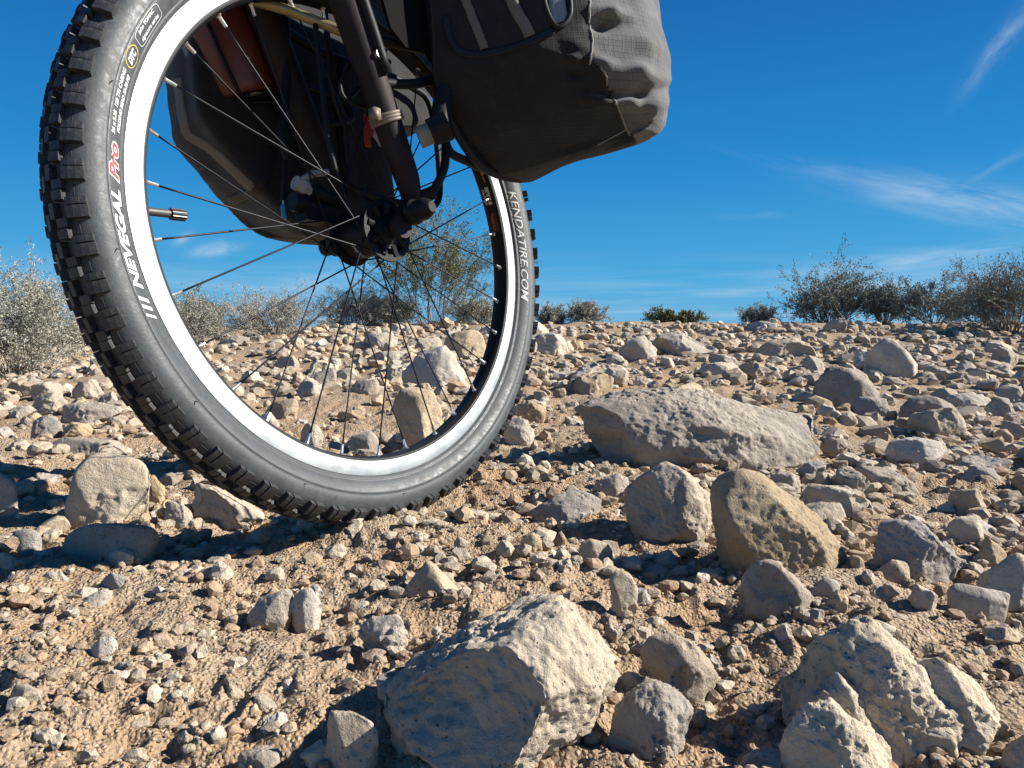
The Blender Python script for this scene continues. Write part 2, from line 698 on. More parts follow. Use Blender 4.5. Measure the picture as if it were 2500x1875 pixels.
def a3(p): return zc(700, 1275, 2.458, p)
def a4(p): return zc(1500, 1075, 2.074, p)
def a5(p): return zc(1200, 900, 2.458, p)
def a8(p): return zc(1400, 550, 2.0109, p)
def aL(p): return zc(0, 900, 3.16, p)
def aB(p): return zc(0, 1275, 2.765, p)
def aP(p): return zc(600, 900, 3.16, p)
def aQ(p): return zc(750, 400, 3.16, p)
def aS(p): return zc(400, 550, 3.687, p)


# --- the rocks one can tell apart, traced one by one
hero('the big pitted rock', 'large pale pitted rock with deep holes, sharp peak, bottom centre', a3([(520, 1250), (590, 1120), (730, 970), (900, 830), (1130, 690), (1400, 590), (1620, 480), (1700, 480), (1800, 560), (1960, 720), (2000, 830), (1930, 960), (1800, 1100), (1600, 1300), (1400, 1420), (1000, 1500), (560, 1400)]), 'pale', pits=12, amp=1.3, depth=1.0, seed=31, ridge=[(*q, t) for q, t in zip(a3([(1660, 560), (1420, 760), (1040, 960), (880, 1120), (780, 1280), (1500, 1250), (1880, 1000)]), (-.25, -.5, -.8, -.95, -1.05, -1.1, -.6))])
hero('the three-peaked rock', 'large pale three-peaked rock beside the coarse tan soil', [a4([(880, 1300), (930, 1200), (1000, 1060), (1150, 960), (1250, 890), (1300, 890), (1400, 980), (1500, 1080), (1560, 1200), (1680, 1330), (1740, 1480), (1600, 1580), (1300, 1600), (920, 1500)]), a4([(1420, 1260), (1540, 1130), (1640, 1085), (1780, 1180), (1900, 1320), (1940, 1440), (1880, 1540), (1700, 1580), (1450, 1560)]), a4([(820, 1560), (870, 1420), (940, 1330), (1080, 1310), (1180, 1400), (1300, 1500), (1400, 1600), (1340, 1720), (900, 1780)]), a4([(1250, 1180), (1400, 1120), (1560, 1150), (1700, 1290), (1700, 1580), (1350, 1600)]), a4([(930, 1330), (1120, 1180), (1300, 1350), (1390, 1560), (1300, 1640), (960, 1600)])], 'pale', depth=.95, seed=77, pits=4, amp=1.3, rx=.02, sub=6)
hero('the long boulder', 'long low brown-faced boulder with rough pitted right end', a5([(490, 330), (520, 250), (620, 190), (760, 140), (880, 115), (1050, 110), (1200, 140), (1340, 190), (1500, 230), (1680, 260), (1790, 290), (1880, 370), (1905, 480), (1900, 570), (1700, 600), (1450, 570), (1200, 510), (900, 480), (600, 450), (500, 400)]), 'grey', name='boulder', depth=.7, seed=12, ridge=[(*q, t) for q, t in zip(a5([(620, 230), (1000, 170), (1290, 270), (560, 430), (900, 460), (1220, 500), (1390, 420), (1560, 580), (1780, 560)]), (-.5, -.45, -.7, -.75, -.85, -1.0, -1.05, -.95, -.6))])
hero('the cracked rock', 'angular tan rock with dark cracks leaning against the sloping tan rock', a4([(55, 260), (140, 200), (270, 110), (350, 170), (440, 230), (500, 300), (440, 440), (350, 520), (220, 470), (90, 370)]), 'tan', depth=.9, p=24, seed=19)
hero('the sloping tan rock', 'smooth elongated tan rock sloping down to a pale snout', a4([(495, 300), (520, 200), (620, 140), (740, 160), (830, 250), (920, 340), (1000, 450), (1160, 520), (1180, 640), (1060, 710), (900, 660), (700, 600), (560, 520), (500, 400)]), 'tan', depth=.8, amp=.7, seed=23, ridge=[(*q, t) for q, t in zip(a4([(790, 260), (840, 350), (980, 500), (1100, 600), (560, 420), (760, 560)]), (-.5, -.8, -.9, -.6, -.7, -.95))])
hero('the notched slab', 'flat-faced brownish slab with notched top edge below the sloping tan rock', a4([(640, 800), (700, 640), (780, 600), (900, 630), (1000, 710), (1005, 830), (950, 930), (850, 890), (680, 870)]), 'grey', depth=.55, p=26, seed=40)
hero('the pale chip', 'small pale stone propped against the right side of the notched slab', a4([(1000, 740), (1070, 685), (1140, 710), (1160, 820), (1090, 880), (1010, 830)]), 'pale', name='stone')
hero('the blocky grey rock', 'blocky grey-tan rock between the big pitted rock and three-peaked rock', a4([(135, 1100), (190, 1000), (290, 980), (430, 1030), (510, 1090), (530, 1220), (430, 1310), (300, 1290), (150, 1230)]), 'grey', seed=51, p=24)
hero('the speckled rock', 'rounded grey speckled rock lying just right of the big pitted rock', a4([(-40, 1480), (0, 1350), (60, 1280), (200, 1230), (300, 1250), (400, 1350), (380, 1440), (250, 1540), (100, 1600), (0, 1610)]), 'grey', seed=57, pits=6)
hero('the pale wedge', 'sharp pale wedge of stone leaning at the left of the big pitted rock', a3([(270, 1125), (400, 1130), (555, 1220), (550, 1290), (400, 1420), (370, 1475), (220, 1490), (250, 1300)]), 'pale', depth=.55, p=26, amp=.6)
hero('the pyramid stone', 'smooth pyramid-shaped brown stone with a sharp lit ridge', a3([(680, 480), (740, 360), (840, 240), (930, 310), (1040, 430), (960, 500), (800, 510)]), 'tan', amp=.45, p=30, depth=.9)
hero('the white cobble', 'smooth white cobble touching a rough grey stone in the gravel', a3([(40, 420), (130, 390), (205, 470), (150, 600), (40, 620), (10, 540)]), 'pale', name='stone', amp=.6)
hero('the rough grey stone', 'rough grey stone casting a shadow, pressed against the white cobble', aB([(1670, 640), (1700, 560), (1800, 490), (1940, 450), (1990, 580), (1920, 660), (1880, 710), (1750, 700)]), 'grey', name='stone', p=22)
hero('the spongy stone', 'lumpy pale stone with spongy surface behind the big pitted rock', a3([(430, 780), (440, 700), (500, 580), (620, 560), (720, 550), (735, 650), (640, 740), (520, 800)]), 'pale', name='stone', amp=1.9, pits=8)
hero('the standing pale stone', 'tall pale stone standing at the foot of an orange soil mound', a3([(1755, 140), (1830, 100), (1950, 140), (1960, 210), (1880, 290), (1780, 280)]), 'pale', name='stone')
hero('the stub of tan earth', 'upright lumpy tan stub of stone throwing a long shadow', a3([(1395, 100), (1480, 60), (1540, 130), (1520, 230), (1410, 240)]), 'tan', name='stone', amp=1.6)
hero('the oval cobble', 'oval pale cobble behind the pyramid-shaped stone', a3([(720, 190), (770, 120), (880, 170), (860, 220), (760, 235)]), 'pale', name='stone')
hero('the tooth-shaped stone', 'pale tooth-shaped stone pointing down behind the big pitted rock', a3([(1930, 370), (1960, 290), (2080, 290), (2110, 380), (2060, 600), (1990, 540)]), 'pale', name='stone', p=22)
hero('the orange-footed stone', 'low tan stone with orange soil on its front, right of the pyramid stone', a3([(1100, 430), (1140, 340), (1260, 310), (1360, 380), (1280, 460)]), 'tan', name='stone', amp=1.4)
hero('the streaked flat stone', 'flat pale streaked stone lying right of the sloping tan rock', a4([(935, 240), (1010, 215), (1150, 240), (1300, 330), (1290, 390), (1150, 350), (1010, 330)]), 'pale', depth=.6)
hero('the dark domed rock', 'dark grey domed rock with a scooped hollow in its front', a4([(1300, 490), (1400, 400), (1530, 400), (1660, 480), (1740, 580), (1650, 650), (1530, 720), (1390, 640), (1310, 560)]), 'grey', seed=66, pits=3)
hero('the square block', 'square-cut grey block with a flat front, leaning on a bigger pale rock', a4([(1690, 760), (1740, 725), (2000, 780), (1970, 870), (1900, 930), (1700, 890)]), 'grey', depth=.55, p=34, amp=.5)
hero('the rock behind the block', 'pale smooth rock rising behind the square-cut grey block', a4([(1830, 720), (1960, 620), (2040, 565), (2140, 600), (2160, 900), (2000, 880), (1850, 760)]), 'pale', amp=.7)
hero('the scooped stone', 'pale stone with a scooped face behind the dark domed rock', a4([(1690, 460), (1720, 390), (1840, 380), (1860, 470), (1780, 560), (1700, 520)]), 'pale', name='stone')
hero('the leaning tan stone', 'tan stone in front of the scooped pale stone', a4([(1800, 590), (1880, 490), (1980, 560), (1950, 630), (1830, 650)]), 'tan', name='stone')
hero('the rounded tongue', 'rounded tongue of tan stone between the sloping rock and domed rock', a4([(1290, 690), (1400, 600), (1480, 620), (1490, 710), (1380, 740)]), 'tan', name='stone', amp=.5)
hero('the front lump', 'smooth grey lump in front of the three-peaked rock, at the lower edge', a4([(640, 1640), (700, 1560), (820, 1580), (940, 1590), (930, 1670), (800, 1720), (640, 1700)]), 'grey', amp=.7)
hero('the corner rock', 'pale rock in the lower right corner on coarse tan soil', a4([(1970, 1620), (2010, 1540), (2100, 1480), (2180, 1560), (2180, 1720), (1990, 1700)]), 'pale')
hero('the sunlit shoulder', 'pale sunlit stone half hidden behind the cracked rock', a5([(600, 700), (680, 660), (760, 625), (830, 660), (820, 820), (700, 800), (640, 770)]), 'pale', name='stone')
hero('the shaded ledge', 'low ledge of rock lying in the cracked rock\'s shadow', a5([(220, 880), (400, 760), (560, 740), (660, 800), (640, 930), (350, 930)]), 'grey')
hero('the stone by the tread', 'ragged pale stone just right of the tyre tread', a5([(70, 400), (110, 300), (190, 285), (260, 390), (150, 440)]), 'pale', name='stone')
hero('the tan stone by the tread', 'brownish stone above the ragged pale stone by the tyre', a5([(150, 220), (220, 190), (330, 240), (290, 310), (180, 310)]), 'tan', name='stone')
hero('the twin boulder', 'tall grey boulder with rough right flank, a smaller one at its foot', a8([(1170, 860), (1190, 780), (1220, 700), (1300, 690), (1400, 710), (1480, 780), (1490, 850), (1400, 900), (1300, 930), (1180, 900)]), 'grey', name='boulder', seed=88)
hero('the knobbly twin', 'knobbly grey rock at the right foot of the tall grey boulder', a8([(1365, 900), (1380, 860), (1420, 840), (1530, 850), (1560, 900), (1540, 950), (1420, 955)]), 'grey', amp=1.4)
hero('the pale pyramid rock', 'pale pyramid-shaped rock standing above its neighbours below the shrubs', a8([(1440, 740), (1450, 640), (1540, 550), (1600, 600), (1700, 710), (1620, 740), (1520, 755)]), 'pale', p=26, seed=92)
hero('the skyline wedge', 'dark-fronted rock with a tan sloping end near the crest', a8([(380, 620), (400, 550), (470, 530), (560, 540), (640, 580), (710, 630), (600, 640)]), 'grey')
hero('the saddle rock', 'wide saddle-backed rock left of the pale pyramid-shaped rock', a8([(900, 630), (960, 580), (1070, 550), (1150, 580), (1200, 640), (1100, 655)]), 'tan')
hero('the yellow stone', 'yellowish round stone in front of the saddle-backed rock', a8([(1115, 680), (1150, 640), (1230, 660), (1225, 710), (1150, 725)]), 'tan', name='stone')
hero('the split stone', 'grey stone with a bright split face mid-slope', a8([(600, 730), (680, 670), (770, 670), (815, 720), (800, 760), (700, 765)]), 'pale', name='stone', p=26)
hero('the hump', 'smooth humped grey rock right of the tall grey boulder', a8([(1590, 920), (1650, 850), (1730, 830), (1820, 870), (1890, 930), (1850, 970), (1700, 980), (1600, 960)]), 'grey', amp=.7)
hero('the flat-topped rock', 'flat-topped pale rock in front of the smooth humped rock', a8([(1550, 1080), (1700, 1040), (1830, 1070), (1800, 1140), (1700, 1165), (1600, 1135)]), 'pale', p=24)
hero('the edge rock', 'peaked grey rock at the right edge, beside the humped rock', a8([(2010, 930), (2080, 840), (2150, 850), (2190, 920), (2100, 960)]), 'grey')
hero('the golden chunk', 'golden-tan chunk of rock right of the long boulder', a8([(1210, 1085), (1240, 1040), (1330, 1050), (1350, 1100), (1290, 1115)]), 'tan', name='stone', p=24)
hero('the squat rock', 'squat grey rock in the rubble above the square-cut block', a8([(1900, 1250), (1960, 1180), (2050, 1190), (2090, 1250), (2000, 1285)]), 'grey')
hero('the slope slab', 'long pale slab lying behind the humped rock', a8([(1820, 880), (1900, 830), (2000, 825), (2050, 860), (1980, 905), (1860, 905)]), 'pale')
hero('the shrub-foot rock', 'small tan rock at the foot of the tallest shrub on the crest', a8([(925, 495), (970, 455), (1040, 490), (1000, 505)]), 'tan', name='stone')
hero('the crest point', 'small pointed rock on the crest in front of the bare shrubs', a8([(1320, 505), (1350, 465), (1390, 510)]), 'pale', name='stone')
hero('the long crest rock', 'low long grey rock under the tallest shrub on the crest', a8([(1030, 540), (1110, 485), (1200, 510), (1190, 540)]), 'grey')
hero('the white boulder', 'big white rough rock left of the tyre, spoke shadows across it', aL([(510, 900), (560, 860), (640, 740), (700, 680), (790, 650), (900, 690), (1050, 700), (1120, 780), (1160, 900), (1170, 980), (1140, 1080), (960, 1200), (680, 1210), (600, 1080), (520, 990)]), 'pale', seed=101, rx=-.30)
hero('the tan sliver', 'smooth tan stone tucked behind the white rough rock', aL([(1130, 810), (1230, 830), (1275, 890), (1230, 1030), (1170, 1090), (1100, 950)]), 'tan', name='stone', amp=.5)
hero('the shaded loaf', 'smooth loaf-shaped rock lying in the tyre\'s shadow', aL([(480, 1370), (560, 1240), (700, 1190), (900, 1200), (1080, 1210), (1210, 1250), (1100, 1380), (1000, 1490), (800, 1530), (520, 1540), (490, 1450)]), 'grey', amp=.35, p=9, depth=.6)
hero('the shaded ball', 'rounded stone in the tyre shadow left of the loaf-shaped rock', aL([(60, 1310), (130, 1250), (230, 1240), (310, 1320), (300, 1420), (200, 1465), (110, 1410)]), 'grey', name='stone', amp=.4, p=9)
hero('the tilted slab', 'tilted grey-tan slab wedged behind the tyre near its contact', aL([(1465, 1080), (1460, 980), (1520, 880), (1700, 960), (1900, 1080), (2040, 1150), (1900, 1190), (1700, 1180), (1500, 1160)]), 'tan', depth=.5)
hero('the crusted stone', 'pale crusted stone between the white rock and tilted slab', aL([(1250, 1040), (1330, 1020), (1440, 1070), (1490, 1150), (1470, 1230), (1330, 1230), (1260, 1190)]), 'pale', name='stone', amp=1.5)
hero('the half-shaded rock', 'broad tan rock half in shadow beside the tyre tread', aL([(480, 390), (540, 280), (640, 255), (800, 260), (930, 300), (960, 360), (780, 410), (600, 430)]), 'tan')
hero('the dome left', 'pale domed rock left of the half-shaded tan rock', aL([(240, 270), (330, 200), (430, 180), (530, 240), (530, 300), (420, 340), (280, 310)]), 'pale')
hero('the round tan rock', 'rounded tan rock behind the half-shaded rock, near the tread', aL([(550, 160), (600, 100), (700, 80), (790, 140), (790, 215), (650, 220)]), 'tan')
hero('the low left stone', 'low pale stone at the upper rim of the bag shadow', aL([(30, 370), (120, 290), (220, 280), (290, 330), (200, 390)]), 'pale', name='stone')
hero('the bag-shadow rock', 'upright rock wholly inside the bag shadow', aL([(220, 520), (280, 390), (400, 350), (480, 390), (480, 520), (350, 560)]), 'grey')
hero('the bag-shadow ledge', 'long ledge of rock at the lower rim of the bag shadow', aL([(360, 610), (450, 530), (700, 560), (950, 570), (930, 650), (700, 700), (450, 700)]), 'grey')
hero('the left edge slab', 'tall pale slab at the left edge with faint thin shadows', aL([(-120, 900), (-40, 800), (60, 800), (130, 880), (60, 1170), (-100, 1160)]), 'pale', depth=.6)
hero('the cream stone', 'cream stone catching light below the bag shadow', aL([(240, 830), (330, 800), (460, 830), (440, 885), (330, 900)]), 'pale', name='stone')
hero('the left corner stone', 'pale stone at the left edge, half in the tyre shadow', aL([(-80, 1480), (30, 1410), (200, 1520), (210, 1570), (140, 1610), (-80, 1610)]), 'pale', name='stone')
hero('the egg stone', 'smooth egg-shaped stone at the lower left edge', aB([(65, 1180), (110, 1090), (190, 1085), (280, 1150), (340, 1200), (360, 1290), (330, 1340), (250, 1290), (110, 1295)]), 'tan', name='stone', amp=.45, p=10)
hero('the upright chip', 'upright cream stone with a dark shadow on its left, lower left gravel', aB([(600, 870), (680, 770), (770, 770), (790, 870), (760, 970), (680, 1030), (640, 960)]), 'pale', name='stone', p=24)
hero('the pitted cobble', 'finely pitted cobble just right of the upright cream stone', aB([(755, 1000), (800, 940), (880, 950), (915, 1040), (880, 1100), (800, 1085)]), 'pale', name='stone')
hero('the silver cobble', 'silvery rounded cobble at the lower rim of the tyre shadow', aB([(680, 400), (740, 335), (850, 370), (890, 450), (830, 510), (760, 480)]), 'grey', name='stone', amp=.6)
hero('the lozenge stone', 'lozenge-shaped pale stone right of the silvery cobble', aB([(1015, 470), (1060, 430), (1180, 480), (1230, 530), (1180, 565), (1080, 545)]), 'pale', name='stone')
hero('the blade stone', 'thin grey blade of stone lying aslant below the silvery cobble', aB([(470, 605), (560, 530), (690, 450), (740, 490), (650, 550), (540, 615)]), 'grey', name='stone', p=30)
hero('the shadow-rim rock', 'crumbly pale rock at the shadow rim left of the silvery cobble', aB([(270, 380), (320, 330), (430, 330), (460, 410), (380, 475), (300, 430)]), 'pale', name='stone', amp=1.4)
hero('the walnut stone', 'wrinkled walnut-like stone in the gravel left of the pale wedge', aB([(1470, 1120), (1530, 1050), (1640, 1050), (1660, 1130), (1600, 1195), (1510, 1190)]), 'tan', name='stone', amp=1.6)
hero('the lower edge lump', 'rough grey lump at the lower edge left of the pale wedge', aB([(1600, 1650), (1650, 1560), (1780, 1530), (1900, 1560), (1900, 1670), (1700, 1690)]), 'grey', name='stone', amp=1.5)
hero('the crumbly clod', 'crumbly tan clod right of the egg-shaped stone', aB([(410, 1150), (480, 1020), (560, 1010), (595, 1080), (540, 1170)]), 'tan', name='stone', amp=1.5)
hero('the flat chip', 'flat pale chip tilted up right of the wrinkled stone', aB([(1710, 1165), (1780, 1160), (1870, 1240), (1860, 1285), (1780, 1240)]), 'pale', name='stone', p=30)
hero('the bright sliver', 'bright flat stone at the lower rim of the tyre shadow, right of the lozenge', aB([(1150, 340), (1300, 310), (1315, 350), (1210, 395)]), 'pale', name='stone')
hero('the wheel boulder', 'tall boulder behind the spokes with its lower face in shadow', aP([(1110, 230), (1180, 150), (1300, 140), (1450, 170), (1520, 260), (1590, 380), (1570, 480), (1450, 590), (1200, 630), (1130, 560), (1150, 380)]), 'tan', name='boulder', depth=.7)
hero('the spoke cobble', 'angular pale cobble seen between spokes just above the rim', aP([(410, 510), (480, 420), (570, 430), (600, 510), (560, 600), (460, 580)]), 'pale', name='stone', p=24)
hero('the domed spoke rock', 'domed grey rock seen between spokes above a bare soil patch', aP([(790, 200), (860, 90), (1000, 80), (1030, 170), (950, 230), (830, 235)]), 'grey')
hero('the leaning flat rock', 'flat tan rock leaning behind the lower left spokes', aP([(150, 340), (230, 250), (380, 230), (410, 310), (330, 390)]), 'tan')
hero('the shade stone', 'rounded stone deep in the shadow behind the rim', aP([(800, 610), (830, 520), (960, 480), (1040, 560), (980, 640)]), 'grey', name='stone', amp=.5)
hero('the rim-side stone', 'pale stone by the rim with a dark left edge', aP([(100, 370), (190, 330), (260, 420), (240, 470), (150, 420)]), 'pale', name='stone')
hero('the leaning boulder', 'big tan boulder with a dark left face under the creosote bush', aQ([(1050, 1390), (1120, 1310), (1250, 1280), (1310, 1290), (1390, 1380), (1390, 1500), (1260, 1500), (1150, 1530), (1080, 1440)]), 'tan', name='boulder', seed=131)
hero('the broad slab', 'broad pale slab tilted toward the rim in front of the tan boulder', aQ([(730, 1600), (800, 1500), (900, 1440), (1040, 1400), (1130, 1480), (1240, 1640), (1200, 1720), (900, 1730)]), 'pale', depth=.8)
hero('the mid spoke rock', 'pale broken rock among the spokes below the grey bushes', aQ([(430, 1390), (500, 1310), (620, 1300), (700, 1350), (680, 1420), (480, 1430)]), 'pale')
hero('the long flat rock', 'long flat pale rock among the spokes above the broad slab', aQ([(430, 1520), (560, 1450), (760, 1440), (850, 1480), (760, 1550), (520, 1560)]), 'pale')
hero('the crest spoke stone', 'small pale stone on the crest left of the creosote stem', aQ([(640, 1300), (690, 1235), (740, 1250), (770, 1310)]), 'pale', name='stone')
hero('the orange cube', 'orange-tan cube-shaped stone seen through the wheel', aS([(985, 1275), (1040, 1190), (1150, 1170), (1220, 1250), (1200, 1290), (1050, 1295)]), 'tan', name='stone', p=30, amp=.5)
hero('the bush-foot rock', 'flattish rock at the foot of the grey bushes, through the spokes', aS([(490, 1100), (560, 1010), (680, 990), (780, 1020), (760, 1090)]), 'tan')
hero('the streaked spoke rock', 'dark streaked rock behind the middle spokes', aS([(1270, 1400), (1400, 1310), (1530, 1280), (1560, 1350), (1420, 1500), (1290, 1450)]), 'grey')
hero('the right tread rock', 'pale standing rock right of the tyre near the crest', aQ([(1670, 1440), (1720, 1340), (1770, 1340), (1800, 1430), (1760, 1480)]), 'pale')

# --- more stones, each an object of its own, copied from a few shapes
VARS = []
for k in range(14):
    rg = np.random.default_rng(900 + k)
    n = rg.integers(9, 16)
    N = rg.normal(size=(n, 3))
    N /= np.linalg.norm(N, axis=1)[:, None]
    N = np.vstack([N, np.eye(3), -np.eye(3)])
    D = np.concatenate([rg.uniform(.62, 1.0, n), [1, .85, .7, 1, .85, .7]])
    V, Fc, s = rock_verts(N, D, np.zeros(3), 5, 900 + k * 7, 1.1, 50)
    V -= (V.max(0) + V.min(0)) / 2
    V /= np.abs(V).max(0)
    VARS.append(np_mesh('stone', V, Fc))
for me in VARS:
    me.materials.append(None)

PLACED = [(h[2], h[3], h[4]) for h in HEROES]
TYRE_A, TYRE_B = np.array([-.19 - .12, .62]), np.array([.0, 1.02])


def free(x, y, r, slack=.8):
    for a, b, c in PLACED:
        if (a - x) ** 2 + (b - y) ** 2 < ((c + r) * slack) ** 2:
            return False
    ab = TYRE_B - TYRE_A
    t = np.clip(((np.array([x, y]) - TYRE_A) @ ab) / (ab @ ab), 0, 1)
    q = TYRE_A + ab * t - (x, y)
    return q @ q > (.045 + r) ** 2


def region(px, py):
    """how stony the ground is, 0..1, and the sizes there (photograph pixels)"""
    if py < 1010:
        if px > 1230:
            return 1.0, 26, 120
        return .85, 22, 80
    if px > 1230:
        if py < 1420 and px > 1900:
            return 1.0, 40, 150
        if py < 1250:
            return .55, 28, 90
        return .6, 34, 95
    if py < 1180:
        return .6, 30, 90
    return .45, 30, 80


TONE = {'pale': ('pale', 'cream', 'whitish'), 'grey': ('grey', 'brownish grey', 'dull grey'), 'tan': ('tan', 'sandy', 'ochre')}
SHAPES = ['angular', 'blunt', 'wedge-like', 'lumpy', 'many-sided', 'chipped', 'rounded', 'jagged', 'knobbly', 'faceted', 'broken', 'squarish', 'uneven', 'ridged']
USED = set()
tries, auto = 0, []
rg = np.random.default_rng(4242)
while len(auto) < 212 and tries < 60000:
    tries += 1
    px, py = rg.uniform(-60, 2560), 800 + 1060 * rg.uniform(0, 1) ** 1.7
    dens, s0, s1 = region(px, py)
    if rg.uniform() > dens:
        continue
    b = hit(px, py)
    if b[1] > 8.4:
        continue
    frac = 1 - len(auto) / 212
    spx = s0 + (s1 - s0) * (rg.uniform() ** 1.5) * (.35 + .65 * frac)
    r = spx * b[1] / F / 2
    if r > .16 or not free(b[0], b[1], r):
        continue
    PLACED.append((b[0], b[1], r))
    auto.append((b, r, px, py, spx))

for b, r, px, py, spx in auto:
    mk = ('pale', 'pale', 'grey', 'tan', 'pale', 'tan')[rg.integers(6)]
    if px > 1800 and py < 1400:
        mk = ('pale', 'grey', 'grey', 'tan')[rg.integers(4)]
    vi = int(rg.integers(14))
    o = bpy.data.objects.new('stone', VARS[vi])
    COL.objects.link(o)
    o.material_slots[0].link = 'OBJECT'
    o.material_slots[0].material = MAT[mk]
    sx, sy, sz = r * rg.uniform(.95, 1.25), r * rg.uniform(.75, 1.1), r * rg.uniform(.55, 1.0)
    o.scale = (sx, sy, sz)
    o.rotation_euler = (rg.uniform(-.35, .35), rg.uniform(-.35, .35), rg.uniform(0, 6.28))
    gz = float(ground_z(b[0], b[1])[0])
    o.location = (b[0], b[1], gz + sz * rg.uniform(.12, .5))
    # the rock one would name to find this stone
    best = sorted(HEROES, key=lambda h: math.hypot(h[2] - b[0], h[3] - b[1]) / (h[4] + .05) ** .5)
    size = 'small' if spx < 42 else 'fist-sized' if spx < 66 else 'chunky'
    done = False
    for h in best[:6]:
        hp = project((h[2], h[3], 0))
        dx, dy = px - hp[0], py - hp[1]
        if abs(dx) > 1.3 * abs(dy):
            rel = 'right of' if dx > 0 else 'left of'
        else:
            rel = 'in front of' if dy > 0 else 'behind'
        for tn in (TONE[mk][vi % 3],):
            for near in ('close', 'a little', 'some way'):
                pre = {'right of': near + ' to the right of', 'left of': near + ' to the left of', 'in front of': 'lying ' + near.replace('a little', 'just') + ' in front of', 'behind': 'lying ' + near.replace('a little', 'just') + ' behind'}[rel].replace('close to', 'close on').replace('close in', 'directly in').replace('close behind', 'directly behind')
                dist = math.hypot(h[2] - b[0], h[3] - b[1]) / (h[4] + r)
                want = 'close' if dist < 1.5 else 'a little' if dist < 2.6 else 'some way'
                if near != want:
                    continue
                lb = f'{size} {SHAPES[vi]} {tn} stone {pre} {h[0]}'
                if lb not in USED and len(lb.split()) <= 16:
                    USED.add(lb)
                    tag(o, lb, 'stone', 'loose stones strewn over the slope')
                    done = True
                    break
            if done:
                break
        if done:
            break
    if not done:
        tag(o, f'{size} {SHAPES[vi]} {TONE[mk][vi % 3]} stone among the loose rubble', 'stone', 'loose stones strewn over the slope')


# --- rubble and gravel nobody could count
def scatter(name, n, sampler, sub, seed, label):
    rg = np.random.default_rng(seed)
    dirs, Fc = ico(sub)
    X, Y, S, TN = sampler(rg, n)
    n = len(X)
    Z = ground_z(X, Y)
    nv = len(dirs)
    sc = np.stack([rg.uniform(.75, 1.3, n), rg.uniform(.7, 1.15, n), rg.uniform(.5, .95, n)], 1) * S[:, None]
    q = rg.normal(size=(n, 4))
    q /= np.linalg.norm(q, axis=1)[:, None]
    w, x, y, z = q.T
    Rm = np.stack([1 - 2 * (y * y + z * z), 2 * (x * y - z * w), 2 * (x * z + y * w), 2 * (x * y + z * w), 1 - 2 * (x * x + z * z), 2 * (y * z - x * w), 2 * (x * z - y * w), 2 * (y * z + x * w), 1 - 2 * (x * x + y * y)], 1).reshape(n, 3, 3)
    jit = rg.uniform(.70, 1.12, (n, nv, 1))
    # a few flat cuts per stone give it faces
    P = dirs[None] * jit
    for c in range(4):
        nrm = rg.normal(size=(n, 1, 3))
        nrm /= np.linalg.norm(nrm, axis=2)[:, :, None]
        dd = (P * nrm).sum(2, keepdims=True)
        lim = rg.uniform(.45, .8, (n, 1, 1))
        P = P - nrm * np.maximum(dd - lim, 0)
    P = np.einsum('nij,nvj->nvi', Rm, P) * sc[:, None, :]
    P[:, :, 0] += X[:, None]
    P[:, :, 1] += Y[:, None]
    P[:, :, 2] += (Z + S * rg.uniform(.05, .5, n))[:, None]
    Fa = (Fc[None] + (np.arange(n) * nv)[:, None, None]).reshape(-1, 3)
    me = np_mesh(name, P.reshape(-1, 3), Fa, smooth=False)
    at = me.color_attributes.new('tone', 'FLOAT_COLOR', 'POINT')
    cols = np.ones((n, nv, 4), np.float32)
    cols[:, :, :3] = TN[:, None, :]
    at.data.foreach_set('color', cols.ravel())
    o = obj(name, me, MAT['pebble'])
    tag(o, label, None, None, 'stuff')
    return o


def tones(rg, n, soil):
    base = np.array([(.50, .425, .32), (.44, .365, .27), (.46, .345, .22), (.37, .305, .23), (.55, .48, .37)])
    t = base[rg.integers(0, 5, n)]
    clod = np.array([(.41, .28, .18), (.41, .315, .22)])[rg.integers(0, 2, n)]
    t = np.where((rg.uniform(size=n) < soil)[:, None], clod, t)
    return t * rg.uniform(.85, 1.12, (n, 1))


def pix_sampler(lo, hi, pw, y0, y1, x0=-1100, x1=3600, soil=.4, xmask=None, cap=.05, yp=1.0):
    def f(rg, n):
        m = n * 3
        px, py = rg.uniform(x0, x1, m), y0 + (y1 - y0) * rg.uniform(0, 1, m) ** yp
        keep = np.ones(m, bool)
        if xmask is not None:
            keep = rg.uniform(size=m) < xmask(px, py)
        px, py = px[keep][:n], py[keep][:n]
        v = np.array([ray(a, b) for a, b in zip(px, py)])
        t = np.full(len(px), .2)
        act = np.ones(len(px), bool)
        for _ in range(900):
            P = v * t[:, None]
            act = (CAMH + P[:, 2] > ground_base(P[:, 0], P[:, 1])) & (P[:, 1] < 9)
            if not act.any():
                break
            t = np.where(act, t * 1.006, t)
        P = v * t[:, None]
        ok = P[:, 1] < 8.8
        P = P[ok]
        s = (lo + (hi - lo) * rg.uniform(size=len(P)) ** pw) * P[:, 1] / F / 2
        s = np.minimum(s, cap)
        return P[:, 0], P[:, 1], s, tones(rg, len(P), soil)
    return f


def stony(px, py):
    d = np.where(py < 1020, 1.0, np.where(px > 1230, .75, .45))
    P = np.stack([px / 170.0, py / 60.0], 1)
    cl = np.clip(.62 + .95 * vnoise2(P, 88), .15, 1)
    return np.where((px > 1900) & (py < 1450), 1.0, d) * cl


scatter('rubble', 5600, pix_sampler(16, 66, 2.0, 800, 1420, soil=.12, xmask=stony, yp=1.25), 3 - 1, 11, 'broken stones strewn thickly over the slope')
scatter('rubble', 4200, pix_sampler(9, 34, 1.6, 792, 930, soil=.06, yp=1.0), 2, 21, 'broken stones covering the far slope up to the crest')
clump_seed = 61


def clumps(px, py):
    P = np.stack([px / 140.0, py / 90.0], 1)
    return np.clip(.55 + .9 * vnoise2(P, clump_seed), .12, 1)


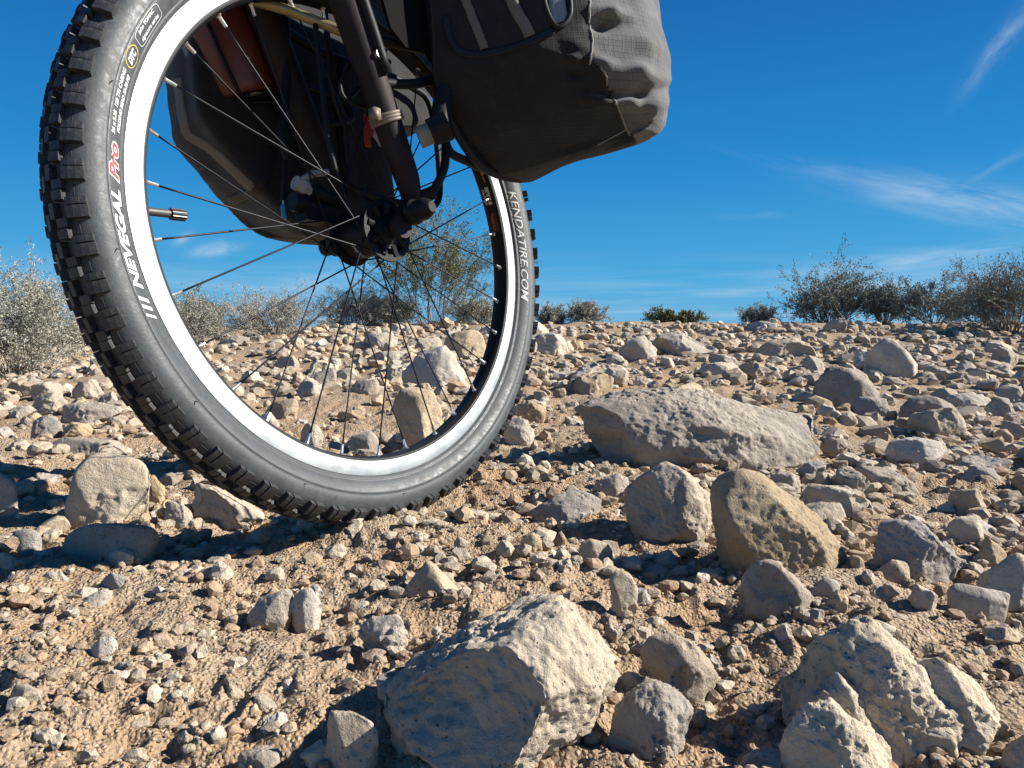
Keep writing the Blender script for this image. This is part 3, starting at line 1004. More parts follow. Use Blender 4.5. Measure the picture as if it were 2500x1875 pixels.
scatter('gravel', 8000, pix_sampler(9, 58, 2.4, 880, 2150, soil=.42, xmask=clumps, cap=.014, yp=.9), 2, 12, 'loose gravel and clods of soil')
scatter('grit', 13000, pix_sampler(5, 15, 1.5, 860, 2150, soil=.55, xmask=clumps, cap=.008, yp=.85), 1, 13, 'fine grit lying on the soil')
#PART2
# ------------------------------------------------------------------ bicycle frame of reference
HUB = np.array([-.1731, .8252, CAMH + .1082])
YAW, LEAN = R_(54.63), R_(6.75)
RW = .341
_d = np.array([math.cos(YAW), math.sin(YAW), 0])
_nr = np.array([math.sin(YAW), -math.cos(YAW), 0])
_up = np.array([0, 0, 1.0])
NNEAR = _nr * math.cos(LEAN) + _up * math.sin(LEAN)
UU = _up * math.cos(LEAN) - _nr * math.sin(LEAN)
BM = np.stack([_d, -NNEAR, UU], 1)             # bicycle axes: x forward, y to its left (far side), z up
ROT4 = Matrix([[*BM[i], 0] for i in range(3)] + [[0, 0, 0, 1]])
CAML = BM.T @ (np.array([0, 0, CAMH]) - HUB)


def b2w(P):
    return HUB + np.asarray(P) @ BM.T


def ony(px, py, y):
    v = BM.T @ ray(px, py)
    return CAML + v * ((y - CAML[1]) / v[1])


def root_at(name, local):
    o = bpy.data.objects.new(name, None)
    COL.objects.link(o)
    o.matrix_world = Matrix.Translation(Vector(b2w(local))) @ ROT4
    o.empty_display_size = .02
    return o


class MB:
    """collects solids into one mesh (bicycle coordinates, origin at the hub)"""
    def __init__(self):
        self.V, self.F, self.mi = [], [], []
        self.cur = 0

    def add(self, V, Fs):
        n = len(self.V)
        self.V += [tuple(map(float, v)) for v in V]
        self.F += [tuple(n + i for i in f) for f in Fs]
        self.mi += [self.cur] * len(Fs)

    def tube(self, pts, r, k=10, caps=True, closed=False, sub=0):
        pts = np.array(pts, float)
        r = np.broadcast_to(np.asarray(r, float), (len(pts),)).copy()
        if sub:
            pts, r = catmull(pts, r, sub, closed)
        n = len(pts)
        T = np.gradient(pts, axis=0) if not closed else np.roll(pts, -1, 0) - np.roll(pts, 1, 0)
        T /= np.linalg.norm(T, axis=1)[:, None] + 1e-12
        a = np.array([0, 0, 1.0]) if abs(T[0][2]) < .9 else np.array([1.0, 0, 0])
        V = []
        for i in range(n):
            u = a - T[i] * (a @ T[i])
            u /= np.linalg.norm(u)
            w = np.cross(T[i], u)
            a = u
            for j in range(k):
                t = 2 * math.pi * j / k
                V.append(pts[i] + r[i] * (u * math.cos(t) + w * math.sin(t)))
        Fs = []
        for i in range(n if closed else n - 1):
            i2 = (i + 1) % n
            for j in range(k):
                Fs.append((i * k + j, i * k + (j + 1) % k, i2 * k + (j + 1) % k, i2 * k + j))
        if caps and not closed:
            Fs.append(tuple(range(k))[::-1])
            Fs.append(tuple((n - 1) * k + j for j in range(k)))
        self.add(V, Fs)
        return self

    def box(self, c, ax, s, taper=1.0):
        """box at c with axes ax (3x3 rows) and half sizes s; the +third face is scaled by taper"""
        c, ax = np.array(c, float), np.array(ax, float)
        V = []
        for k in (-1, 1):
            q = taper if k > 0 else 1
            for i, j in ((-1, -1), (1, -1), (1, 1), (-1, 1)):
                V.append(c + ax[0] * i * s[0] * q + ax[1] * j * s[1] * q + ax[2] * k * s[2])
        self.add(V, [(3, 2, 1, 0), (4, 5, 6, 7), (0, 1, 5, 4), (1, 2, 6, 5), (2, 3, 7, 6), (3, 0, 4, 7)])
        return self

    def lathe(self, prof, n=64, axis=(0, 0, 0), closed=False):
        """profile of (radius, y) spun about the bicycle's y axis through axis"""
        ax = np.array(axis, float)
        V = []
        m = len(prof)
        for i in range(n):
            t = 2 * math.pi * i / n
            for r, y in prof:
                V.append(ax + (r * math.cos(t), y, r * math.sin(t)))
        Fs = []
        for i in range(n):
            i2 = (i + 1) % n
            for j in range(m if closed else m - 1):
                j2 = (j + 1) % m
                Fs.append((i * m + j, i2 * m + j, i2 * m + j2, i * m + j2))
        self.add(V, Fs)
        return self

    def build(self, name, mats, parent, smooth=True, off=(0, 0, 0), sharp=None):
        me = bpy.data.meshes.new(name)
        o3 = np.array(off, float)
        me.from_pydata([tuple(np.array(v) - o3) for v in self.V], [], self.F)
        mats = mats if isinstance(mats, (list, tuple)) else [mats]
        for m in mats:
            me.materials.append(m)
        me.polygons.foreach_set('material_index', self.mi)
        me.polygons.foreach_set('use_smooth', [smooth] * len(me.polygons))
        bm = bmesh.new()
        bm.from_mesh(me)
        bmesh.ops.recalc_face_normals(bm, faces=bm.faces[:])
        bm.to_mesh(me)
        bm.free()
        if smooth and sharp is not None:
            me.set_sharp_from_angle(angle=R_(sharp))
        me.update()
        return obj(name, me, None, parent)


def catmull(P, r, sub, closed=False):
    n = len(P)
    out, ro = [], []
    rng_ = range(n if closed else n - 1)
    for i in rng_:
        g = lambda k: P[k % n] if closed else P[min(max(k, 0), n - 1)]
        h = lambda k: r[k % n] if closed else r[min(max(k, 0), n - 1)]
        for s in range(sub):
            t = s / sub
            p0, p1, p2, p3 = g(i - 1), g(i), g(i + 1), g(i + 2)
            out.append(.5 * (2 * p1 + (p2 - p0) * t + (2 * p0 - 5 * p1 + 4 * p2 - p3) * t * t + (3 * p1 - p0 - 3 * p2 + p3) * t ** 3))
            ro.append(h(i) + (h(i + 1) - h(i)) * t)
    if not closed:
        out.append(P[-1])
        ro.append(r[-1])
    return np.array(out), np.array(ro)


# ------------------------------------------------------------------ bicycle materials
def rubber_mat(name, base, dust):
    m, g = mat(name)
    tc = g.n('ShaderNodeTexCoord')
    p = tc.outputs['Object']
    big = g.noise(p, 22, 5, .6)
    fine = g.noise(p, 420, 4, .65)
    scr = g.noise(p, 90, 6, .7, 1.2)
    c = g.mix(g.rng(big, .3, .7), tuple(v * .8 for v in base), tuple(v * 1.25 for v in base))
    c = g.mix(g.m('MULTIPLY', g.rng(scr, .52, .74), dust), c, (.17, .155, .13))
    h = g.m('ADD', fine, g.m('MULTIPLY', scr, .6))
    return finish(m, g, c, g.rng(scr, .35, .7, .42, .72), 0, g.bump(h, .22, .0012), .5)


MAT['sidewall'] = rubber_mat('tyre_rubber', (.050, .056, .060), .22)
MAT['tread'] = rubber_mat('tread_rubber', (.026, .028, .030), .45)
MAT['black'] = plain('black_metal', (.008, .008, .009), .5, 0.0, .3, 60)
MAT['black_rim'] = plain('black_anodised_rim', (.012, .012, .013), .38, 0.0, .4, 90)
MAT['steel'] = plain('spoke_steel', (.008, .009, .014), .4, .0, .2, 200, spec=.25)
MAT['nipple'] = plain('nipple_nickel', (.62, .62, .61), .3, .9, .15, 300)
MAT['fork'] = plain('plum_paint', (.016, .010, .012), .6, 0.0, .45, 45, bump=.15)
MAT['forkrust'] = plain('worn_paint', (.020, .013, .010), .6, 0.0, .6, 35, bump=.3)
MAT['ziptie'] = plain('yellowed_plastic', (.16, .135, .10), .5, 0, .2, 80)
MAT['bushing'] = plain('grey_plastic', (.20, .185, .155), .5, 0, .25, 90)
MAT['tape'] = plain('dirty_white_tape', (.30, .29, .275), .7, 0, .3, 60, bump=.3)
MAT['red'] = plain('red_plastic', (.45, .045, .03), .45, 0, .2, 60)
MAT['blue'] = plain('blue_cap', (.03, .22, .42), .4, 0, .2, 60)
MAT['brass'] = plain('brass_tube', (.30, .24, .11), .4, .5, .25, 80)
MAT['white_print'] = plain('white_print', (.56, .58, .57), .6, 0, .12, 150)
MAT['grey_print'] = plain('grey_print', (.36, .37, .36), .6, 0, .2, 150)
MAT['red_print'] = plain('red_print', (.44, .055, .06), .6, 0, .12, 150)
MAT['yellow_print'] = plain('yellow_print', (.50, .42, .10), .6, 0, .12, 150)
MAT['orange_print'] = plain('orange_print', (.55, .24, .04), .6, 0, .12, 150)
MAT['rust_print'] = plain('rust_print', (.24, .07, .035), .6, 0, .3, 150)
MAT['bottle'] = plain('orange_plastic', (.13, .030, .014), .38, 0, .3, 30)
MAT['sticker'] = plain('paper_sticker', (.48, .45, .38), .7, 0, .35, 160)


def brake_mat():
    m, g = mat('machined_aluminium')
    tc = g.n('ShaderNodeTexCoord')
    p = tc.outputs['Object']
    sep = g.n('ShaderNodeSeparateXYZ')
    g.put(sep.inputs[0], p)
    r = g.m('SQRT', g.m('ADD', g.m('MULTIPLY', sep.outputs[0], sep.outputs[0]), g.m('MULTIPLY', sep.outputs[2], sep.outputs[2])))
    an = g.m('ARCTAN2', sep.outputs[2], sep.outputs[0])
    cmb = g.n('ShaderNodeCombineXYZ')
    g.put(cmb.inputs[0], g.m('MULTIPLY', r, 1600))
    g.put(cmb.inputs[1], g.m('MULTIPLY', an, 9))
    brush = g.noise(cmb.outputs[0], 1.0, 4, .6)
    fine = g.noise(p, 500, 4, .7)
    big = g.noise(p, 34, 5, .65, .4)
    c = g.mix(g.rng(g.m('ADD', g.m('MULTIPLY', fine, .35), g.m('MULTIPLY', brush, .65)), .35, .65), (.27, .29, .295), (.40, .42, .425))
    c = g.mix(g.m('MULTIPLY', g.rng(big, .52, .72), .55), c, (.30, .30, .29))
    h = g.m('ADD', brush, g.m('MULTIPLY', fine, .4))
    return finish(m, g, c, g.rng(big, .3, .7, .36, .52), .80, g.bump(h, .14, .0006), .5)


MAT['brake'] = brake_mat()


def fabric_mat(name='ripstop_fabric', a=(.080, .081, .083), b=(.135, .134, .131), dust=(.20, .185, .165), rip=.34):
    m, g = mat(name)
    uv = g.n('ShaderNodeUVMap')
    sep = g.n('ShaderNodeSeparateXYZ')
    g.put(sep.inputs[0], uv.outputs[0])
    tc = g.n('ShaderNodeTexCoord')
    p = tc.outputs['Object']
    u, v = sep.outputs[0], sep.outputs[1]

    def line(x, s, w):
        f = g.m('ABSOLUTE', g.m('SUBTRACT', g.m('FRACT', g.m('MULTIPLY', x, s)), .5))
        return g.rng(f, .5 - w, .5 - w * .4)
    grid = g.m('MAXIMUM', line(u, 165, .09), line(v, 165, .09))
    weave = g.m('MULTIPLY', g.m('SINE', g.m('MULTIPLY', u, 9000)), g.m('SINE', g.m('MULTIPLY', v, 9000)))
    big = g.noise(p, 13, 5, .62, .5)
    mid = g.noise(p, 60, 5, .7, .3)
    c = g.mix(g.rng(big, .35, .68), a, b)
    c = g.mix(g.m('MULTIPLY', g.rng(mid, .54, .75), .5), c, dust)
    c = g.mix(g.m('MULTIPLY', grid, rip), c, (.030, .030, .031))
    h = g.m('ADD', g.m('MULTIPLY', grid, .6), g.m('MULTIPLY', weave, .14))
    h = g.m('ADD', h, g.m('MULTIPLY', mid, 1.3))
    return finish(m, g, c, .85, 0, g.bump(h, .45, .0012), .25, sheen=.15)


MAT['fabric'] = fabric_mat()
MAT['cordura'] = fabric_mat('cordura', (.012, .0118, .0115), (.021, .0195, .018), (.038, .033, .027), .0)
MAT['piping'] = plain('black_piping', (.015, .015, .016), .5, 0, .3, 90)
MAT['flap'] = plain('black_flap', (.007, .007, .007), .95, 0, .3, 60, spec=.08)
MAT['webbing'] = plain('grey_webbing', (.13, .115, .09), .8, 0, .3, 70, bump=.3)
MAT['cordage'] = plain('seam_cord', (.20, .185, .165), .85, 0, .25, 120)
MAT['mesh_pocket'] = plain('mesh_pocket', (.020, .021, .023), .8, 0, .4, 300, bump=.6)
MAT['vinyl'] = plain('grey_vinyl', (.17, .20, .22), .35, 0, .3, 50, bump=.4)
MAT['sunlit_patch'] = plain('sunlit_reflective', (.52, .54, .54), .45, 0, .15, 120)  # pale tone of sunlit reflective cloth, the sun put into the colour

# ------------------------------------------------------------------ the bicycle
bike = root_at('bicycle', (0, 0, -RW))
tag(bike, 'loaded touring bicycle, front wheel standing on rocky ground, black fork and rack', 'bicycle')
LIFT = (0, 0, RW)


def part(name, parent=bike):
    o = bpy.data.objects.new(name, None)
    COL.objects.link(o)
    o.parent = parent
    o.location = LIFT
    return o


wheel = part('front_wheel')
TPROF = [(.2815, .0118), (.2850, .0138), (.2880, .0182), (.2886, .0178), (.2925, .0218), (.2985, .0256), (.3034, .0276), (.3040, .0272), (.3095, .0283), (.3150, .0277), (.3205, .0257), (.3255, .0218), (.3295, .0158), (.3318, .0085), (.3326, 0)]


def tyre_y(r):
    rs = np.array([p[0] for p in TPROF])
    ys = np.array([p[1] for p in TPROF])
    return np.interp(r, rs, ys)


prof = [(r, -y) for r, y in TPROF] + [(r, y) for r, y in TPROF[:-1]][::-1]
P2, _ = catmull(np.array([(r, y, 0) for r, y in prof]), np.zeros(len(prof)), 2)
MB().lathe([(p[0], p[1]) for p in P2], 256).build('tyre', MAT['sidewall'], wheel)
# rim: machined brake tracks and black box section
bt = MB()
for s in (-1, 1):
    bt.lathe([(.2845, s * .0118), (.2846, s * .0134), (.2840, s * .0140), (.2690, s * .0140), (.2678, s * .0136), (.2672, s * .0128)], 256)
bt.build('brake_track', MAT['brake'], wheel, sharp=35)
rm = MB().lathe([(.2760, -.0120), (.2672, -.0128), (.2650, -.0120), (.2632, -.0085), (.2622, -.003), (.2622, .003), (.2632, .0085), (.2650, .0120), (.2672, .0128), (.2760, .0120)], 256)
rm.build('rim', MAT['black_rim'], wheel, sharp=40)

# spokes and nipples
NSP, A0 = 32, 187.0


def polar(r, deg, y=0.0):
    return np.array([r * math.cos(R_(deg)), y, r * math.sin(R_(deg))])


for k in range(NSP):
    a = A0 + k * 360 / NSP
    side = -1 if k % 2 else 1
    lead = 1 if (k // 2) % 2 else -1
    hubang = a + lead * (6 * 360 / 32 + 4)
    fr = .0275
    h0 = polar(fr, hubang, side * .0285 + (.0022 if lead > 0 else -.0022))
    p1 = polar(.2628, a, side * .0022)
    p0 = h0
    dv = (p0 - p1) / np.linalg.norm(p0 - p1)
    s = MB().tube([p1 + dv * .010, p1 + dv * .03, p1 + (p0 - p1) * .9, p0], [.0010, .00095, .00095, .0010], 7)
    s.build('spoke', MAT['steel'], wheel)
    q = MB()
    q.tube([p1 - dv * .001, p1 + dv * .0008, p1 + dv * .0012, p1 + dv * .0022, p1 + dv * .0028, p1 + dv * .0125], [.0034, .0034, .0027, .0022, .0019, .0017], 8)
    q.build('nipple', MAT['nipple'], wheel, sharp=40)

# valve with ribbed cap
v0 = polar(.262, 181.4)
vd_ = -v0 / np.linalg.norm(v0)
vv = MB().tube([v0 - vd_ * .002, v0 + vd_ * .0245], .0038, 14)
vv.build('valve', plain('valve_rubber', (.06, .058, .055), .5), wheel, sharp=50)
cp = MB()
c0, c1 = v0 + vd_ * .0225, v0 + vd_ * .0365
up_ = np.array([vd_[2], 0, -vd_[0]])
sd_ = np.array([0, 1.0, 0])
ring = []
for j in range(48):
    t = 2 * math.pi * j / 48
    rr = .0056 if j % 4 < 2 else .0051
    ring.append((up_ * math.cos(t) + sd_ * math.sin(t)) * rr)
Vc = [c0 + q for q in ring] + [c1 - vd_ * .001 + q for q in ring] + [c1 + q * .8 for q in ring]
Fc_ = []
for L in (0, 48):
    for j in range(48):
        Fc_.append((L + j, L + (j + 1) % 48, L + 48 + (j + 1) % 48, L + 48 + j))
Fc_ += [tuple(range(48))[::-1], tuple(96 + j for j in range(48))]
cp.add(Vc, Fc_)
cp.build('valve_cap', plain('cap_plastic', (.035, .036, .037), .35), wheel, sharp=30)

# tread: knobs at the shoulder and nearer the crown, one object each
NK = 69


def surf(phi, h=0.0):
    """point (radius, y) on the tyre's section, phi degrees from the crown, h above the casing"""
    cr, a, b = .3045, .0282, .0285
    return cr + (a + h) * math.cos(R_(phi)), (b + h) * math.sin(R_(phi))


def knob_mesh(name, blocks):
    """blocks: (phi0, phi1, tangential start, end in mm, height in mm, taper)"""
    mb = MB()
    for f0, f1, t0, t1, hh, tp in blocks:
        n = 3
        lo, hi = [], []
        for i in range(n + 1):
            ph = f0 + (f1 - f0) * i / n
            r, y = surf(ph, -.0012)
            lo.append((r, y))
        fm, fh = (f0 + f1) / 2, (f1 - f0) / 2
        for i in range(n + 1):
            ph = fm + (-fh + 2 * fh * i / n) * tp
            r, y = surf(ph, hh / 1000)
            hi.append((r, y))
        V, Fs = [], []
        tm, th = (t0 + t1) / 2, (t1 - t0) / 2
        for (rows, q) in ((lo, 1.0), (hi, tp)):
            for r, y in rows:
                for sgn in (-1, 1):
                    V.append((r, y, (tm + sgn * th * q) / 1000))
        m = n + 1
        for i in range(n):
            a, b = 2 * i, 2 * i + 2
            A, B = 2 * m + a, 2 * m + b
            Fs += [(A, A + 1, B + 1, B), (a, b, B, A), (a + 1, A + 1, B + 1, b + 1)]
        Fs += [(0, 2 * m, 2 * m + 1, 1), (2 * n, 2 * n + 1, 2 * m + 2 * n + 1, 2 * m + 2 * n)]
        mb.add(V, Fs)
    me = bpy.data.meshes.new(name)
    me.from_pydata(mb.V, [], mb.F)
    me.materials.append(MAT['tread'])
    bm = bmesh.new()
    bm.from_mesh(me)
    bmesh.ops.recalc_face_normals(bm, faces=bm.faces[:])
    bm.to_mesh(me)
    bm.free()
    return me


def knobs(name, blocks, offset, mirror):
    bl = [(-b[0], -b[1], *b[2:]) if mirror < 0 else b for b in blocks]
    bl = [(min(b[0], b[1]), max(b[0], b[1]), *b[2:]) for b in bl]
    me = knob_mesh(name, bl)
    for k in range(NK):
        o = bpy.data.objects.new(name, me)
        COL.objects.link(o)
        o.parent = wheel
        a = 2 * math.pi * (k + offset) / NK
        # mesh: x radial, y axle, z tangential
        o.rotation_euler = (0, -a, 0)


SIDE = [(33, 59, -8.6, -2.6, 8.2, .93), (33, 60, -2.0, 8.2, 9.0, .93)]
MIDK = [(14, 31, -8.6, -1.0, 6.6, .93), (13, 30, -.4, 7.8, 7.2, .93), (29, 43, -5.5, 5.0, 2.4, .95)]
CENT = [(1.5, 12, -7.0, 6.4, 6.2, .93)]
BRID = []
for sgn in (-1, 1):
    so = .0 if sgn < 0 else .25
    knobs('side_knob', SIDE, so + .1, sgn)
    knobs('shoulder_knob', MIDK, so + .6, sgn)
    knobs('crown_knob', CENT + BRID, so + .1, sgn)

for k in range(14):
    a, ph = k * 26.3 + 5, 74 + (k * 37) % 19
    r_, y_ = surf(ph, -.0006)
    r2, y2 = surf(ph, .0032)
    p_, q_ = polar(r_, a, -y_), polar(r2, a + .35, -y2)
    MB().tube([p_, (p_ + q_) / 2 + (0, 0, .0003), q_], [.0005, .00045, .0003], 5).build('vent_hair', MAT['tread'], wheel)

# lettering
_TXT = {}


def text_mesh(body, size, shear=0.0, bold=0.0, space=1.0):
    cu = bpy.data.curves.new('lettering', 'FONT')
    cu.body = body
    cu.size = size
    cu.shear = shear
    cu.offset = bold
    cu.space_character = space
    cu.resolution_u = 3
    o = bpy.data.objects.new('lettering', cu)
    COL.objects.link(o)
    dg = bpy.context.evaluated_depsgraph_get()
    dg.update()
    me = bpy.data.meshes.new_from_object(o.evaluated_get(dg))
    bpy.data.objects.remove(o)
    bpy.data.curves.remove(cu)
    bm = bmesh.new()
    bm.from_mesh(me)
    bpy.data.meshes.remove(me)
    return bm


def slice_bm(bm, step):
    for ax in (0, 1):
        lo = min(v.co[ax] for v in bm.verts)
        hi = max(v.co[ax] for v in bm.verts)
        st = step if ax == 1 else step * 2
        for c in np.arange(lo + st, hi, st):
            no = [0, 0, 0]
            no[ax] = 1
            co = [0, 0, 0]
            co[ax] = c
            bmesh.ops.bisect_plane(bm, geom=bm.verts[:] + bm.edges[:] + bm.faces[:], plane_co=co, plane_no=no)


def wrap_sidewall(bm, a_start, a_end, r_lo, r_hi, m, proud=.0005, fn=None, flat_h=None):
    """lays flat lettering on the near sidewall between two wheel angles, reading clockwise, tops outward"""
    slice_bm(bm, .0016 if not flat_h else flat_h)
    xs = [v.co.x for v in bm.verts]
    ys = [v.co.y for v in bm.verts]
    x0, x1, y0, y1 = min(xs), max(xs), min(ys), max(ys)
    for v in bm.verts:
        a = a_start + (a_end - a_start) * (v.co.x - x0) / (x1 - x0)
        r = r_lo + (r_hi - r_lo) * (v.co.y - y0) / (y1 - y0)
        yy = (fn or tyre_y)(r) + proud
        v.co = (r * math.cos(R_(a)), -yy, r * math.sin(R_(a)))
    bmesh.ops.recalc_face_normals(bm, faces=bm.faces[:])
    me = bpy.data.meshes.new('lettering')
    bm.to_mesh(me)
    bm.free()
    me.materials.append(m)
    return obj('lettering', me, None, wheel)


def T(body, a0, a1, r0, r1, m, shear=.25, bold=.0, proud=.0005, size=.012, space=1.0):
    return wrap_sidewall(text_mesh(body, size, shear, bold, space), a0, a1, r0, r1, m, proud)


T('NEVEGAL', 195.8, 179.7, .2925, .3022, MAT['white_print'], .3, .0005)
bars = bmesh.new()
for x in (0.0, .0045, .009):
    w = .0016 if x == 0 else .0022
    q = [bars.verts.new((x + dx + (y * .3), y, 0)) for dx, y in ((0, 0), (w, 0), (w, .011), (0, .011))]
    bars.faces.new(q)
wrap_sidewall(bars, 201.0, 196.6, .2925, .3022, MAT['white_print'])
T('Pro', 178.6, 172.0, .2918, .3026, MAT['white_print'], .3, .0011, .00045)
T('Pro', 178.2, 172.3, .2926, .3018, MAT['red_print'], .3, .0003, .0007)
T('26 x 2.35  120 TPI CASING', 170.9, 159.4, .2972, .3006, MAT['white_print'], .15, .0002, size=.004)
T('FOLDING BEAD 30-50 PSI', 170.2, 159.8, .2920, .2952, MAT['white_print'], .15, .0002, size=.004)
T('DTC', 157.9, 155.3, .2938, .2994, MAT['white_print'], .2, .0008, .0006)


def ring_bm(r0, r1, n=40, sx=1.0, sy=1.0, rect=None):
    bm = bmesh.new()
    A, B = [], []
    for j in range(n):
        t = 2 * math.pi * j / n
        c, s = math.cos(t), math.sin(t)
        if rect:
            e = .35
            c, s = math.copysign(abs(c) ** e, c), math.copysign(abs(s) ** e, s)
        A.append(bm.verts.new((c * (sx - r0), s * (sy - r0), 0)))
        B.append(bm.verts.new((c * (sx - r1), s * (sy - r1), 0)))
    for j in range(n):
        j2 = (j + 1) % n
        bm.faces.new((A[j], A[j2], B[j2], B[j]))
    return bm


wrap_sidewall(ring_bm(0, .00055, 40, .0060, .0060), 158.7, 154.5, .2908, .3026, MAT['yellow_print'])
wrap_sidewall(ring_bm(0, .00045, 48, .0205, .0062, True), 153.6, 145.2, .2908, .3024, MAT['white_print'])
T('john TOMAC', 152.4, 146.6, .2976, .3010, MAT['white_print'], .2, .0002, size=.004)
T('signature series', 152.6, 146.2, .2922, .2958, MAT['white_print'], .2, .0001, size=.004)
T('KENDATIRE.COM', 18.6, -14.2, .2905, .3005, MAT['white_print'], .3, .0001)
T('(559-56)', 321, 314, .2925, .2985, MAT['sidewall'], .0, .0002, .0004)
T('26', 312, 309.6, .2925, .2985, MAT['sidewall'], .0, .0002, .0004)


def rim_text(body, a0, a1, y0, y1, m, size=.006, bold=.0003, shear=0.0, flip=False):
    """lettering on the rim's inner bed: along the rim, tops toward the near side"""
    bm = text_mesh(body, size, shear, bold)
    slice_bm(bm, .0012)
    xs = [v.co.x for v in bm.verts]
    ys = [v.co.y for v in bm.verts]
    X0, X1, Y0, Y1 = min(xs), max(xs), min(ys), max(ys)
    rs = np.array([.2622, .2622, .2632, .2650, .2672])
    yb = np.array([0, .003, .0085, .0120, .0128])
    for v in bm.verts:
        a = a0 + (a1 - a0) * (v.co.x - X0) / (X1 - X0)
        y = y0 + (y1 - y0) * (v.co.y - Y0) / (Y1 - Y0)
        r = np.interp(abs(y), yb, rs) - .0004
        v.co = (r * math.cos(R_(a)), y, r * math.sin(R_(a)))
    bmesh.ops.recalc_face_normals(bm, faces=bm.faces[:])
    me = bpy.data.meshes.new('lettering')
    bm.to_mesh(me)
    bm.free()
    me.materials.append(m)
    return obj('lettering', me, None, wheel)


rim_text('RHYNO', 16.5, 21.5, .006, .0015, MAT['white_print'], .005, .0003)
rim_text('LITE', 16.3, 22.0, -.0005, -.0065, MAT['white_print'], .006, .0006)
rim_text('SUNRIMS', 7.6, 13.6, .002, -.004, MAT['rust_print'], .005, .0005)
rim_text('- 3', 23.5, 28.0, -.003, -.0075, MAT['orange_print'], .006, .0008)
rim_text('DESIGNED IN U.S.A.', 7.6, 13.6, -.0055, -.0075, MAT['rust_print'], .003, .0001)

# hub with dynamo shell
hb = MB()
hb.lathe([(.0, -.044), (.010, -.044), (.011, -.038), (.0165, -.036), (.0175, -.031), (.030, -.0305), (.0318, -.0285), (.030, -.0265), (.0235, -.0255), (.0245, -.012), (.0252, 0), (.0245, .012), (.0235, .0255), (.030, .0265), (.0318, .0285), (.030, .0305), (.0175, .031), (.0165, .036), (.011, .038), (.010, .044), (.0, .044)], 48)
hb.build('hub', MAT['black'], wheel, sharp=40)
ft = MB()
for k in range(16):
    for s in (-1, 1):
        c = polar(.0275, A0 + k * 22.5, s * .0309)
        ft.tube([c - (0, .0006, 0), c + (0, .0006, 0)], .0019, 8)
tag(ft.build('spoke_heads', MAT['steel'], wheel), kind='stuff')
bm_ = text_mesh('SUPERNOVA', .005, 0, .0002)
xs = [v.co.x for v in bm_.verts]
mx_, mn_ = max(xs), min(xs)
for v in bm_.verts:
    t = (v.co.x - mn_) / (mx_ - mn_)
    a = R_(205 + 60 * t)
    yy = .004 - v.co.y
    v.co = (.0257 * math.cos(a), yy, .0257 * math.sin(a))
me_ = bpy.data.meshes.new('lettering')
bm_.to_mesh(me_)
bm_.free()
me_.materials.append(MAT['grey_print'])
obj('lettering', me_, None, wheel)

# rotor-like flange plate with holes on the near side
fl = MB()
fl.lathe([(.0285, -.0320), (.0365, -.0320), (.0372, -.0335), (.0365, -.0350), (.0285, -.0350)], 60, closed=True)
fl.lathe([(.006, -.0320), (.0215, -.0320), (.0215, -.0350), (.006, -.0350)], 48, closed=True)
for j in range(9):
    a = j * 40 + 8
    fl.tube([polar(.018, a, -.0335), polar(.031, a, -.0335)], [.0040, .0046], 8)
fl.build('hub_flange', MAT['black'], wheel, sharp=40)
kn = MB()
kn.lathe([(.0, -.096), (.006, -.096), (.0095, -.092), (.0125, -.084), (.012, -.074), (.0150, -.071), (.0150, -.064), (.006, -.062), (.006, -.040)], 24, (.012, 0, .016))
kf = MB()
kf.lathe([(0, .078), (.0105, .078), (.0105, .068), (.0055, .067), (.0055, .040), (0, .040)], 24)
kf.build('axle_nut', MAT['black'], wheel, sharp=35)
kn.build('axle_nut', MAT['black'], wheel, sharp=35)

# fork
def leg_axis(z):
    return .033 - .385 * z


for s, mm in ((-1, MAT['fork']), (1, MAT['forkrust'])):
    y = s * .062
    lg = MB()
    zs = [.030, .055, .10, .18, .27, .36, .43]
    lg.tube([(leg_axis(z), y - s * .004 * (z < .05), z) for z in zs], [.0105, .0145, .0160, .0172, .0185, .0190, .0190], 20, sub=3)
    o = lg.build('fork_leg', mm, bike, sharp=50)
    o.location = LIFT
    dp = MB()
    dp.box((.012, s * .056, .018), np.array([(.55, 0, .83), (0, 1, 0), (.83, 0, -.55)]) * 1.0, (.026, .0035, .012))
    dp.lathe([(0, s * .0515), (.014, s * .0515), (.014, s * .0605), (0, s * .0605)], 20)
    dp.tube([(.020, s * .058, .030), (.042, s * .075, .042)], [.009, .008], 12)
    d_ = dp.build('dropout', mm, o, sharp=35)
    for z in (.178, .243):
        bl = MB()
        c = np.array((leg_axis(z) + .002, y + s * .0165, z))
        bl.tube([c, c + (0, s * .0045, 0)], .0055, 14)
        bl.tube([c + (0, s * .0042, 0), c + (0, s * .0052, 0)], .0028, 6)
        bl.build('bolt', MAT['nipple'], o, sharp=35)
cr = MB()
cr.tube([(leg_axis(.43), -.07, .43), (leg_axis(.43) - .004, 0, .445), (leg_axis(.43), .07, .43)], [.021, .026, .021], 18, sub=4)
cr.tube([(leg_axis(.44), 0, .44), (leg_axis(.66), 0, .66)], .018, 18)
o = cr.build('fork_crown', MAT['fork'], bike, sharp=60)
o.location = LIFT
ht = MB().tube([(leg_axis(.485), 0, .485), (leg_axis(.63), 0, .63)], .0255, 24)
ht.build('head_tube', MAT['fork'], bike, sharp=50).location = LIFT

